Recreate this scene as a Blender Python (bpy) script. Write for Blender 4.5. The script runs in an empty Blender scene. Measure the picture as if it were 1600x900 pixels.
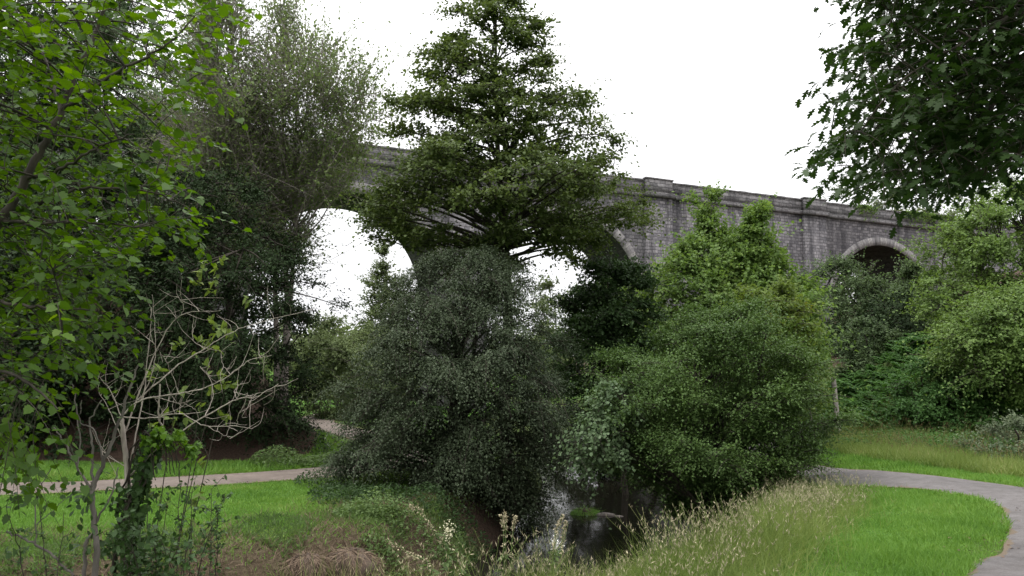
import bpy, math
import numpy as np

SC = bpy.context.scene
COL = SC.collection
RNG = np.random.default_rng(7)
F = 1205.0                      # focal length in pixels of a 1600 px wide picture
TH = math.atan((590 - 450) / F) # camera pitch
EYE = 1.9
CT, ST = math.cos(TH), math.sin(TH)


def at(px, py, Y):
    """world point at forward distance Y seen towards (px, py)"""
    px = np.asarray(px, float); py = np.asarray(py, float); Y = np.asarray(Y, float)
    u = (px - 800) / F; v = (450 - py) / F
    dy = CT - v * ST; dz = ST + v * CT
    return np.stack(np.broadcast_arrays(u / dy * Y, Y, EYE + dz / dy * Y), -1)


def norm(a):
    return a / np.maximum(np.linalg.norm(a, axis=-1, keepdims=True), 1e-9)


def sstep(t):
    t = np.clip(t, 0, 1)
    return t * t * (3 - 2 * t)


def smooth_line(pts, n=12):
    p = np.asarray(pts, float)
    q = np.vstack([2 * p[0] - p[1], p, 2 * p[-1] - p[-2]])
    out = []
    for i in range(1, len(q) - 2):
        t = np.linspace(0, 1, n, endpoint=False)[:, None]
        a, b, c, d = q[i - 1], q[i], q[i + 1], q[i + 2]
        out.append(.5 * (2 * b + (c - a) * t + (2 * a - 5 * b + 4 * c - d) * t ** 2 + (3 * b - a - 3 * c + d) * t ** 3))
    out.append(p[-1:])
    return np.vstack(out)


def line_dist_exact(P, line):
    """distance to a 2D polyline and the signed side (positive = left of its direction)"""
    P = np.asarray(P, float)[..., :2]
    sh = P.shape[:-1]
    P = P.reshape(-1, 2)
    best = np.full(len(P), 1e9); side = np.zeros(len(P))
    for a, b in zip(line[:-1], line[1:]):
        d = b - a
        t = np.clip(((P - a) @ d) / (d @ d), 0, 1)
        q = P - (a + t[:, None] * d)
        r = np.hypot(q[:, 0], q[:, 1])
        m = r < best
        best[m] = r[m]
        side[m] = (d[0] * (P[m, 1] - a[1]) - d[1] * (P[m, 0] - a[0]))
    return best.reshape(sh), np.sign(side).reshape(sh)


GX0, GX1, GY0, GY1, GST = -26.0, 26.0, -2.0, 50.0, .125
CACHE = {}


def line_dist(P, line):
    """line_dist_exact, looked up in a fine grid of signed distances where the points lie in the near valley"""
    P = np.asarray(P, float)[..., :2]
    sh = P.shape[:-1]
    P = P.reshape(-1, 2)
    if len(P) < 300 and id(line) not in CACHE:
        d, s = line_dist_exact(P, line)
        return d.reshape(sh), s.reshape(sh)
    if id(line) not in CACHE:
        xs = np.arange(GX0, GX1 + .01, GST); ys = np.arange(GY0, GY1 + .01, GST)
        d, s = line_dist_exact(np.stack(np.meshgrid(xs, ys), -1), line)
        CACHE[id(line)] = d * s
    g = CACHE[id(line)]
    fx = (P[:, 0] - GX0) / GST; fy = (P[:, 1] - GY0) / GST
    ok = (fx > 0) & (fx < g.shape[1] - 1.01) & (fy > 0) & (fy < g.shape[0] - 1.01)
    D = np.zeros(len(P)); S = np.ones(len(P))
    i = fx[ok].astype(int); j = fy[ok].astype(int); u = fx[ok] - i; v = fy[ok] - j
    q = g[j, i] * (1 - u) * (1 - v) + g[j, i + 1] * u * (1 - v) + g[j + 1, i] * (1 - u) * v + g[j + 1, i + 1] * u * v
    D[ok] = np.abs(q); S[ok] = np.sign(q)
    if (~ok).any():
        D[~ok], S[~ok] = line_dist_exact(P[~ok], line)
    return D.reshape(sh), S.reshape(sh)


# ------------------------------------------------------------------ terrain
RIVER = smooth_line([(-60, 7), (-25, 6.5), (-8, 7.4), (-3, 8.6), (0, 11), (1.5, 14.5), (2.4, 19), (3.2, 25), (3.2, 33), (2, 42),
                     (3, 50), (4.2, 58), (4.2, 67), (-4, 90), (-20, 130)], 6)
LPATH = smooth_line([(-40, 15), (-22, 16.0), (-11.3, 17.0), (-8.9, 17.7), (-7, 18.5), (-4.9, 19.9), (-3.5, 22), (-3.2, 25),
                     (-4.4, 29), (-6.8, 34), (-8.4, 37.2), (-10.5, 42), (-11.8, 49), (-12.3, 58), (-14, 75)], 8)
RPATH = smooth_line([(2.0, 0), (3.65, 5.0), (4.95, 7.1), (5.83, 8.1), (7.0, 9.7), (7.95, 11.6), (8.0, 13.4), (7.3, 15.2), (6.55, 16.9), (6.3, 19.5), (6.9, 23),
                     (8.6, 28), (9.6, 36), (9.4, 50), (8.9, 66), (11, 95)], 16)


def bumps(x, y):
    return (.05 * np.sin(.9 * x + 1.3 * np.sin(.5 * y)) * np.sin(.8 * y + .7) + .03 * np.sin(2.3 * x + 1.1 * y) * np.sin(1.9 * y - .6 * x + 2)
            + .012 * np.sin(6.1 * x + 2) * np.sin(5.3 * y + 1.7 * x))


def ground_z(x, y):
    x = np.asarray(x, float); y = np.asarray(y, float)
    P = np.stack([x, y], -1)
    dr, side = line_dist(P, RIVER)
    sd = dr * side                      # positive: left bank
    base = -.5 * sstep((sd + .5) / 2.5) - .45 * sstep((6.2 - dr) / 3.4) * (sd < 0) * (1 - sstep((y - 17) / 5)) * sstep((y - 10) / 3)
    dl, _ = line_dist(P, LPATH)
    dp, _ = line_dist(P, RPATH)
    flat = sstep((np.minimum(dl, dp) - .8) / 1.5)
    hill = (.9 * sstep((-4.9 - x) / 1.5) * sstep((y - 22.9) / 2) + 5 * sstep((-6 - x) / 12) * sstep((y - 24) / 8)) * (1 - sstep((y - 35) / 7))
    hill = hill + 15 * sstep((-19 - x) / 40) * sstep((y - 18) / 20) * (1 - .85 * sstep((y - 50) / 25))
    hill = hill + 3.2 * sstep((x - 10.6 - .12 * (y - 24)) / 5.5) * sstep((y - 21.5) / 4.5) * sstep((140 - y) / 40)
    hill = hill + 11 * sstep((x - 13) / 50) * sstep((y - 20) / 22)
    hill = hill + 9 * sstep((y - 125) / 160)
    nb = bumps(x, y) + .35 * sstep((y - 24) / 20) * np.sin(.35 * x + 1) * np.sin(.3 * y)
    chan = 1 - sstep((dr - 1.5) / 1.9)
    keep = sstep(dl / 3 - .4)
    return (base + hill * keep + nb * flat) * (1 - chan) + (-2.15 + .25 * nb) * chan


def hit(px, py):
    """where the ray through a pixel meets the ground"""
    Y = np.linspace(3, 60, 1400)
    p = at(px, py, Y)
    i = int(np.argmax(p[:, 2] < ground_z(p[:, 0], p[:, 1])))
    return p[i, :2]


def on_ground(x, y, dz=0.0):
    return np.array([x, y, float(ground_z(x, y)) + dz])


# ------------------------------------------------------------------ mesh helpers
def link(o, parent=None):
    COL.objects.link(o)
    if parent is not None:
        o.parent = parent
    return o


def tag(o, label=None, cat=None, group=None, kind=None):
    for k, v in (('label', label), ('category', cat), ('group', group), ('kind', kind)):
        if v:
            o[k] = v
    return o


def empty(name, loc):
    o = bpy.data.objects.new(name, None)
    o.location = [float(c) for c in loc]
    o.empty_display_size = .2
    return link(o)


class MB:
    """collects vertices and faces of uniform or mixed size, in world coordinates, into one mesh"""

    def __init__(self):
        self.v = []; self.n = 0; self.loops = []; self.tot = []; self.uv = []; self.mi = []

    def add(self, v, f, mi=0, uv=None):
        v = np.asarray(v, float).reshape(-1, 3)
        f = np.asarray(f, int)
        self.v.append(v)
        self.loops.append((f + self.n).ravel())
        self.tot.append(np.full(len(f), f.shape[1]))
        self.mi.append(np.full(len(f), mi))
        self.uv.append(np.zeros((f.size, 2)) if uv is None else np.asarray(uv, float).reshape(-1, 2))
        self.n += len(v)

    def box(self, a, b):
        (x0, y0, z0), (x1, y1, z1) = a, b
        v = [(x, y, z) for z in (z0, z1) for y in (y0, y1) for x in (x0, x1)]
        self.add(v, [(0, 2, 3, 1), (4, 5, 7, 6), (0, 1, 5, 4), (2, 6, 7, 3), (0, 4, 6, 2), (1, 3, 7, 5)])

    def build(self, name, mats, parent=None, origin=None, smooth=False, auto_uv=False):
        mats = mats if isinstance(mats, (list, tuple)) else [mats]
        v = np.vstack(self.v)
        loops = np.concatenate(self.loops); tot = np.concatenate(self.tot)
        start = np.concatenate([[0], np.cumsum(tot)[:-1]])
        org = np.zeros(3) if origin is None else np.asarray(origin, float)
        me = bpy.data.meshes.new(name)
        me.vertices.add(len(v)); me.vertices.foreach_set('co', (v - org).astype(np.float32).ravel())
        me.loops.add(len(loops)); me.loops.foreach_set('vertex_index', loops.astype(np.int32))
        me.polygons.add(len(tot)); me.polygons.foreach_set('loop_start', start.astype(np.int32))
        me.polygons.foreach_set('loop_total', tot.astype(np.int32))
        me.polygons.foreach_set('material_index', np.concatenate(self.mi).astype(np.int32))
        for m in mats:
            me.materials.append(m)
        if smooth:
            me.polygons.foreach_set('use_smooth', np.ones(len(tot), bool))
        me.update(calc_edges=True)
        if auto_uv:
            uvl = me.uv_layers.new(name='UVMap')
            nv = np.zeros(len(tot) * 3, np.float32); me.polygons.foreach_get('normal', nv); nv = np.abs(nv.reshape(-1, 3))
            k = np.repeat(np.argmax(nv, 1), tot)
            co = v[loops]
            uv = np.where((k == 2)[:, None], co[:, [0, 1]], np.where((k == 1)[:, None], co[:, [0, 2]], co[:, [1, 2]]))
            ex = np.concatenate(self.uv)
            has = np.abs(ex).sum(1) > 0
            uv[has] = ex[has]
            uvl.data.foreach_set('uv', uv.astype(np.float32).ravel())
        o = bpy.data.objects.new(name, me)
        if origin is not None and parent is None:
            o.location = org
        return link(o, parent)


def tubes(mb, P, R, k=4, mi=0):
    """P (N, n, 3) centre lines, R (N, n) radii"""
    P = np.asarray(P, float); R = np.asarray(R, float)
    N, n, _ = P.shape
    T = norm(np.gradient(P, axis=1))
    mean = norm(T.mean(1, keepdims=True))
    ref = np.where(np.abs(mean[..., 2:3]) > .8, np.array([1., 0, 0]), np.array([0, 0, 1.]))
    A = norm(np.cross(T, np.broadcast_to(ref, T.shape)))
    B = np.cross(T, A)
    ang = np.arange(k) / k * 2 * np.pi
    V = P[:, :, None] + R[:, :, None, None] * (np.cos(ang)[:, None] * A[:, :, None] + np.sin(ang)[:, None] * B[:, :, None])
    i = np.arange(N)[:, None, None] * n * k
    j = np.arange(n - 1)[None, :, None] * k
    c = np.arange(k)[None, None, :]
    c2 = (c + 1) % k
    f = np.stack(np.broadcast_arrays(i + j + c, i + j + c2, i + j + k + c2, i + j + k + c), -1).reshape(-1, 4)
    mb.add(V.reshape(-1, 3), f, mi)


def line_tube(mb, pts, r0, r1, k=6, n=6, wob=0, rng=RNG, mi=0, power=1.0):
    p = smooth_line(pts, n)
    if wob:
        p[1:-1] += rng.normal(0, wob, (len(p) - 2, 3))
    t = np.linspace(0, 1, len(p)) ** power
    tubes(mb, p[None], (r0 + (r1 - r0) * t)[None], k, mi)
    return p


SHAPES = {
    'diamond': np.array([(0, 0), (.4, .5), (1, 0), (.4, -.5)]),
    'oval': np.array([(0, 0), (.2, .36), (.6, .46), (1, 0), (.6, -.46), (.2, -.36)]),
    'round': np.array([(0, 0), (.06, .3), (.22, .46), (.42, .46), (.52, .52), (.7, .42), (.78, .36), (1, 0), (.78, -.36), (.7, -.42),
                       (.52, -.52), (.42, -.46), (.22, -.46), (.06, -.3)]),
    'lobed': np.array([(0, 0), (.12, .1), (.2, .26), (.3, .14), (.42, .42), (.5, .44), (.54, .18), (.68, .4), (.76, .36), (.76, .16),
                       (.92, .2), (1, 0), (.92, -.2), (.76, -.16), (.76, -.36), (.68, -.4), (.54, -.18), (.5, -.44), (.42, -.42),
                       (.3, -.14), (.2, -.26), (.12, -.1)]),
    'palmate': np.array([(0, 0), (-.05, .3), (.12, .3), (.2, .55), (.4, .38), (.62, .46), (.62, .2), (1, 0), (.62, -.2), (.62, -.46),
                         (.4, -.38), (.2, -.55), (.12, -.3), (-.05, -.3)]),
    'lobes': np.array([(0, 0), (-.03, .22), (.1, .42), (.24, .36), (.34, .5), (.5, .34), (.62, .4), (.74, .22), (1, 0), (.74, -.22), (.62, -.4),
                       (.5, -.34), (.34, -.5), (.24, -.36), (.1, -.42), (-.03, -.22)]),
    'blade': np.array([(0, .5), (.5, .38), (1, 0), (.5, -.38), (0, -.5)]),
}


def leaves(mb, pos, axis, nrm, L, W, shape='diamond', fold=.25, curl=.15, mi=0):
    T = SHAPES[shape]
    axis = norm(axis)
    side = norm(np.cross(nrm, axis))
    up = np.cross(axis, side)
    L = np.broadcast_to(L, len(pos))[:, None, None]; W = np.broadcast_to(W, len(pos))[:, None, None]
    u = T[:, 0][None, :, None]; w = T[:, 1][None, :, None]
    V = (pos[:, None] + axis[:, None] * u * L + side[:, None] * w * W
         + up[:, None] * (fold * np.abs(w) * W - curl * u * u * L))
    k = len(T)
    f = np.arange(len(pos) * k).reshape(-1, k)
    mb.add(V.reshape(-1, 3), f, mi)


# ------------------------------------------------------------------ materials
def nodes(name):
    m = bpy.data.materials.new(name)
    m.use_nodes = True
    nt = m.node_tree
    nt.nodes.clear()
    out = nt.nodes.new('ShaderNodeOutputMaterial')
    return m, nt, nt.nodes.new, nt.links.new, out


def ramp(nt, stops, interp='LINEAR'):
    r = nt.nodes.new('ShaderNodeValToRGB')
    r.color_ramp.interpolation = interp
    e = r.color_ramp.elements
    while len(e) < len(stops):
        e.new(.5)
    for q, (p, c) in zip(e, stops):
        q.position = p
        q.color = (*c, 1) if len(c) == 3 else c
    return r


def mixc(nt, fac, a, b, mode='MIX'):
    m = nt.nodes.new('ShaderNodeMix')
    m.data_type = 'RGBA'
    m.blend_type = mode
    for i, s in ((0, fac), (6, a), (7, b)):
        if isinstance(s, (int, float)):
            m.inputs[i].default_value = s
        elif isinstance(s, tuple):
            m.inputs[i].default_value = (*s, 1)
        else:
            nt.links.new(s, m.inputs[i])
    return m.outputs[2]


def leaf_mat(name, dark, light, trans=.3, rough=.5, spec=.4, yellow=None, patch=.6):
    m, nt, N, Lk, out = nodes(name)
    geo = N('ShaderNodeNewGeometry')
    tc = N('ShaderNodeTexCoord')
    no = N('ShaderNodeTexNoise'); no.inputs['Scale'].default_value = patch; no.inputs['Detail'].default_value = 2
    Lk(tc.outputs['Object'], no.inputs['Vector'])
    ma = N('ShaderNodeMath'); ma.operation = 'MULTIPLY_ADD'
    Lk(no.outputs['Fac'], ma.inputs[0]); ma.inputs[1].default_value = 1.05
    mb_ = N('ShaderNodeMath'); mb_.operation = 'MULTIPLY_ADD'
    Lk(geo.outputs['Random Per Island'], mb_.inputs[0]); mb_.inputs[1].default_value = .42; mb_.inputs[2].default_value = -.22
    Lk(mb_.outputs[0], ma.inputs[2])
    stops = [(.05, dark), (.75, light)]
    if yellow:
        stops = [(.05, dark), (.72, light), (.97, yellow)]
    r = ramp(nt, stops)
    Lk(ma.outputs[0], r.inputs[0])
    p = N('ShaderNodeBsdfPrincipled')
    Lk(r.outputs[0], p.inputs['Base Color'])
    p.inputs['Roughness'].default_value = rough + .08
    p.inputs['Specular IOR Level'].default_value = spec * .4
    t = N('ShaderNodeBsdfTranslucent')
    hs = N('ShaderNodeHueSaturation'); hs.inputs['Saturation'].default_value = 1.15; hs.inputs['Value'].default_value = 1.5
    hs.inputs['Hue'].default_value = .49
    Lk(r.outputs[0], hs.inputs['Color']); Lk(hs.outputs[0], t.inputs['Color'])
    mx = N('ShaderNodeMixShader'); mx.inputs[0].default_value = trans
    Lk(p.outputs[0], mx.inputs[1]); Lk(t.outputs[0], mx.inputs[2]); Lk(mx.outputs[0], out.inputs[0])
    return m


def bark_mat(name, c1, c2, scale=14, bump=.5):
    m, nt, N, Lk, out = nodes(name)
    tc = N('ShaderNodeTexCoord')
    mp = N('ShaderNodeMapping'); mp.inputs['Scale'].default_value = (1, 1, .25)
    Lk(tc.outputs['Object'], mp.inputs[0])
    no = N('ShaderNodeTexNoise'); no.inputs['Scale'].default_value = scale; no.inputs['Detail'].default_value = 5
    Lk(mp.outputs[0], no.inputs['Vector'])
    r = ramp(nt, [(.3, c1), (.7, c2)])
    Lk(no.outputs['Fac'], r.inputs[0])
    p = N('ShaderNodeBsdfPrincipled'); p.inputs['Roughness'].default_value = .85; p.inputs['Specular IOR Level'].default_value = .2
    Lk(r.outputs[0], p.inputs['Base Color'])
    b = N('ShaderNodeBump'); b.inputs['Strength'].default_value = bump; b.inputs['Distance'].default_value = .02
    Lk(no.outputs['Fac'], b.inputs['Height']); Lk(b.outputs[0], p.inputs['Normal'])
    Lk(p.outputs[0], out.inputs[0])
    return m


def plain_mat(name, col, rough=.8):
    m, nt, N, Lk, out = nodes(name)
    geo = N('ShaderNodeNewGeometry')
    r = ramp(nt, [(0, tuple(c * .7 for c in col)), (1, tuple(min(1, c * 1.3) for c in col))])
    Lk(geo.outputs['Random Per Island'], r.inputs[0])
    p = N('ShaderNodeBsdfPrincipled'); p.inputs['Roughness'].default_value = rough; p.inputs['Specular IOR Level'].default_value = .25
    Lk(r.outputs[0], p.inputs['Base Color']); Lk(p.outputs[0], out.inputs[0])
    return m


def stone_mat(name, row=.3, width=.55, c1=(.11, .105, .115), c2=(.225, .212, .222), mortar=(.07, .066, .07), lich=.2, bump=.8, streak=.75):
    m, nt, N, Lk, out = nodes(name)
    uv = N('ShaderNodeUVMap')
    no = N('ShaderNodeTexNoise'); no.inputs['Scale'].default_value = 1.7; no.inputs['Detail'].default_value = 4
    Lk(uv.outputs[0], no.inputs['Vector'])
    off = mixc(nt, .07, uv.outputs[0], no.outputs['Color'], 'ADD')
    br = N('ShaderNodeTexBrick')
    br.inputs['Scale'].default_value = 1; br.inputs['Brick Width'].default_value = width; br.inputs['Row Height'].default_value = row
    br.inputs['Mortar Size'].default_value = .022; br.inputs['Mortar Smooth'].default_value = .4; br.inputs['Bias'].default_value = -.1
    br.inputs['Color1'].default_value = (*c1, 1); br.inputs['Color2'].default_value = (*c2, 1); br.inputs['Mortar'].default_value = (*mortar, 1)
    br.offset_frequency = 2; br.squash = .75; br.squash_frequency = 3
    Lk(off, br.inputs['Vector'])
    fine = N('ShaderNodeTexNoise'); fine.inputs['Scale'].default_value = 5; fine.inputs['Detail'].default_value = 8; fine.inputs['Roughness'].default_value = .7
    Lk(uv.outputs[0], fine.inputs['Vector'])
    fr = ramp(nt, [(.3, (.55, .55, .55)), (.7, (1.35, 1.33, 1.3))])
    Lk(fine.outputs['Fac'], fr.inputs[0])
    c = mixc(nt, 1, br.outputs['Color'], fr.outputs[0], 'MULTIPLY')
    # lichen blotches
    ln = N('ShaderNodeTexNoise'); ln.inputs['Scale'].default_value = .9; ln.inputs['Detail'].default_value = 7; ln.inputs['Roughness'].default_value = .75
    Lk(uv.outputs[0], ln.inputs['Vector'])
    lr = ramp(nt, [(.56, (0, 0, 0)), (.68, (lich, lich, lich))])
    Lk(ln.outputs['Fac'], lr.inputs[0])
    c = mixc(nt, lr.outputs[0], c, (.27, .265, .25))
    # run-off stains down the face
    mp = N('ShaderNodeMapping'); mp.inputs['Scale'].default_value = (1.1, .09, 1)
    Lk(uv.outputs[0], mp.inputs[0])
    sn = N('ShaderNodeTexNoise'); sn.inputs['Scale'].default_value = 1; sn.inputs['Detail'].default_value = 5; sn.inputs['Roughness'].default_value = .6
    Lk(mp.outputs[0], sn.inputs['Vector'])
    sr = ramp(nt, [(.51, (0, 0, 0)), (.66, (streak, streak, streak))])
    Lk(sn.outputs['Fac'], sr.inputs[0])
    c = mixc(nt, sr.outputs[0], c, (.035, .033, .037))
    p = N('ShaderNodeBsdfPrincipled'); p.inputs['Roughness'].default_value = .92; p.inputs['Specular IOR Level'].default_value = .2
    Lk(c, p.inputs['Base Color'])
    hm = N('ShaderNodeMath'); hm.operation = 'MULTIPLY_ADD'
    Lk(br.outputs['Fac'], hm.inputs[0]); hm.inputs[1].default_value = -.8; Lk(fine.outputs['Fac'], hm.inputs[2])
    b = N('ShaderNodeBump'); b.inputs['Strength'].default_value = bump; b.inputs['Distance'].default_value = .09
    Lk(hm.outputs[0], b.inputs['Height']); Lk(b.outputs[0], p.inputs['Normal'])
    Lk(p.outputs[0], out.inputs[0])
    return m


def ground_mat():
    m, nt, N, Lk, out = nodes('ground_cover')
    tc = N('ShaderNodeTexCoord')
    n1 = N('ShaderNodeTexNoise'); n1.inputs['Scale'].default_value = .5; n1.inputs['Detail'].default_value = 6
    n2 = N('ShaderNodeTexNoise'); n2.inputs['Scale'].default_value = 18; n2.inputs['Detail'].default_value = 6; n2.inputs['Roughness'].default_value = .75
    for n in (n1, n2):
        Lk(tc.outputs['Object'], n.inputs['Vector'])
    g = ramp(nt, [(.3, (.05, .12, .018)), (.7, (.095, .19, .032))])
    Lk(n1.outputs['Fac'], g.inputs[0])
    fr = ramp(nt, [(.25, (.55, .55, .5)), (.75, (1.35, 1.4, 1.3))])
    Lk(n2.outputs['Fac'], fr.inputs[0])
    c = mixc(nt, 1, g.outputs[0], fr.outputs[0], 'MULTIPLY')
    dry = N('ShaderNodeAttribute'); dry.attribute_name = 'dry'
    lit = N('ShaderNodeAttribute'); lit.attribute_name = 'litter'
    d = ramp(nt, [(.25, (.04, .028, .02)), (.5, (.085, .065, .042)), (.75, (.14, .115, .07))])
    Lk(n2.outputs['Fac'], d.inputs[0])
    l = ramp(nt, [(.3, (.03, .022, .017)), (.7, (.095, .062, .045))])
    Lk(n2.outputs['Fac'], l.inputs[0])
    for a, col in ((dry, d), (lit, l)):
        ad = N('ShaderNodeMath'); ad.operation = 'MULTIPLY_ADD'
        Lk(n1.outputs['Fac'], ad.inputs[0]); ad.inputs[1].default_value = .9; ad.inputs[2].default_value = -.45
        sm = N('ShaderNodeMath'); sm.operation = 'ADD'; sm.use_clamp = True
        mu = N('ShaderNodeMath'); mu.operation = 'MULTIPLY'
        Lk(ad.outputs[0], mu.inputs[0])
        pk = N('ShaderNodeMath'); pk.operation = 'PINGPONG'; pk.inputs[1].default_value = .5
        Lk(a.outputs['Fac'], pk.inputs[0])
        m2 = N('ShaderNodeMath'); m2.operation = 'MULTIPLY'; m2.inputs[1].default_value = 2
        Lk(pk.outputs[0], m2.inputs[0]); Lk(m2.outputs[0], mu.inputs[1])
        Lk(mu.outputs[0], sm.inputs[0]); Lk(a.outputs['Fac'], sm.inputs[1])
        c = mixc(nt, sm.outputs[0], c, col.outputs[0])
    p = N('ShaderNodeBsdfPrincipled'); p.inputs['Roughness'].default_value = .95; p.inputs['Specular IOR Level'].default_value = .1
    Lk(c, p.inputs['Base Color'])
    b = N('ShaderNodeBump'); b.inputs['Strength'].default_value = 1; b.inputs['Distance'].default_value = .06
    Lk(n2.outputs['Fac'], b.inputs['Height']); Lk(b.outputs[0], p.inputs['Normal'])
    Lk(p.outputs[0], out.inputs[0])
    return m


def path_mat(name, c1, c2, verge):
    m, nt, N, Lk, out = nodes(name)
    tc = N('ShaderNodeTexCoord')
    n1 = N('ShaderNodeTexNoise'); n1.inputs['Scale'].default_value = .8; n1.inputs['Detail'].default_value = 5
    n2 = N('ShaderNodeTexNoise'); n2.inputs['Scale'].default_value = 60; n2.inputs['Detail'].default_value = 4; n2.inputs['Roughness'].default_value = .8
    for n in (n1, n2):
        Lk(tc.outputs['Object'], n.inputs['Vector'])
    r = ramp(nt, [(.3, c1), (.7, c2)]); Lk(n1.outputs['Fac'], r.inputs[0])
    r2 = ramp(nt, [(.3, (.7, .7, .7)), (.7, (1.25, 1.25, 1.25))]); Lk(n2.outputs['Fac'], r2.inputs[0])
    c = mixc(nt, 1, r.outputs[0], r2.outputs[0], 'MULTIPLY')
    n4 = N('ShaderNodeTexNoise'); n4.inputs['Scale'].default_value = 4.5; n4.inputs['Detail'].default_value = 7; n4.inputs['Roughness'].default_value = .7
    Lk(tc.outputs['Object'], n4.inputs['Vector'])
    r4 = ramp(nt, [(.35, (.72, .7, .68)), (.6, (1.1, 1.1, 1.1))]); Lk(n4.outputs['Fac'], r4.inputs[0])
    c = mixc(nt, 1, c, r4.outputs[0], 'MULTIPLY')
    ed = N('ShaderNodeAttribute'); ed.attribute_name = 'edge'
    ad = N('ShaderNodeMath'); ad.operation = 'MULTIPLY_ADD'
    n3 = N('ShaderNodeTexNoise'); n3.inputs['Scale'].default_value = 2.5; n3.inputs['Detail'].default_value = 6
    Lk(tc.outputs['Object'], n3.inputs['Vector'])
    Lk(n3.outputs['Fac'], ad.inputs[0]); ad.inputs[1].default_value = .9; Lk(ed.outputs['Fac'], ad.inputs[2])
    er = ramp(nt, [(1.0 - .08, (0, 0, 0)), (1.0, (1, 1, 1))])
    sb = N('ShaderNodeMath'); sb.operation = 'SUBTRACT'; Lk(ad.outputs[0], sb.inputs[0]); sb.inputs[1].default_value = .35
    Lk(sb.outputs[0], er.inputs[0])
    c = mixc(nt, er.outputs[0], c, verge)
    p = N('ShaderNodeBsdfPrincipled'); p.inputs['Roughness'].default_value = .85; p.inputs['Specular IOR Level'].default_value = .3
    Lk(c, p.inputs['Base Color'])
    b = N('ShaderNodeBump'); b.inputs['Strength'].default_value = .5; b.inputs['Distance'].default_value = .01
    Lk(n2.outputs['Fac'], b.inputs['Height']); Lk(b.outputs[0], p.inputs['Normal'])
    Lk(p.outputs[0], out.inputs[0])
    return m


def water_mat():
    m, nt, N, Lk, out = nodes('river_water')
    tc = N('ShaderNodeTexCoord')
    mp = N('ShaderNodeMapping'); mp.inputs['Scale'].default_value = (1.6, .8, 1)
    Lk(tc.outputs['Object'], mp.inputs[0])
    n = N('ShaderNodeTexNoise'); n.inputs['Scale'].default_value = 2.6; n.inputs['Detail'].default_value = 5; n.inputs['Distortion'].default_value = .8
    Lk(mp.outputs[0], n.inputs['Vector'])
    p = N('ShaderNodeBsdfPrincipled')
    p.inputs['Base Color'].default_value = (.012, .011, .008, 1)
    p.inputs['Roughness'].default_value = .06; p.inputs['IOR'].default_value = 1.33
    b = N('ShaderNodeBump'); b.inputs['Strength'].default_value = .22; b.inputs['Distance'].default_value = .02
    Lk(n.outputs['Fac'], b.inputs['Height']); Lk(b.outputs[0], p.inputs['Normal'])
    Lk(p.outputs[0], out.inputs[0])
    return m


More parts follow.
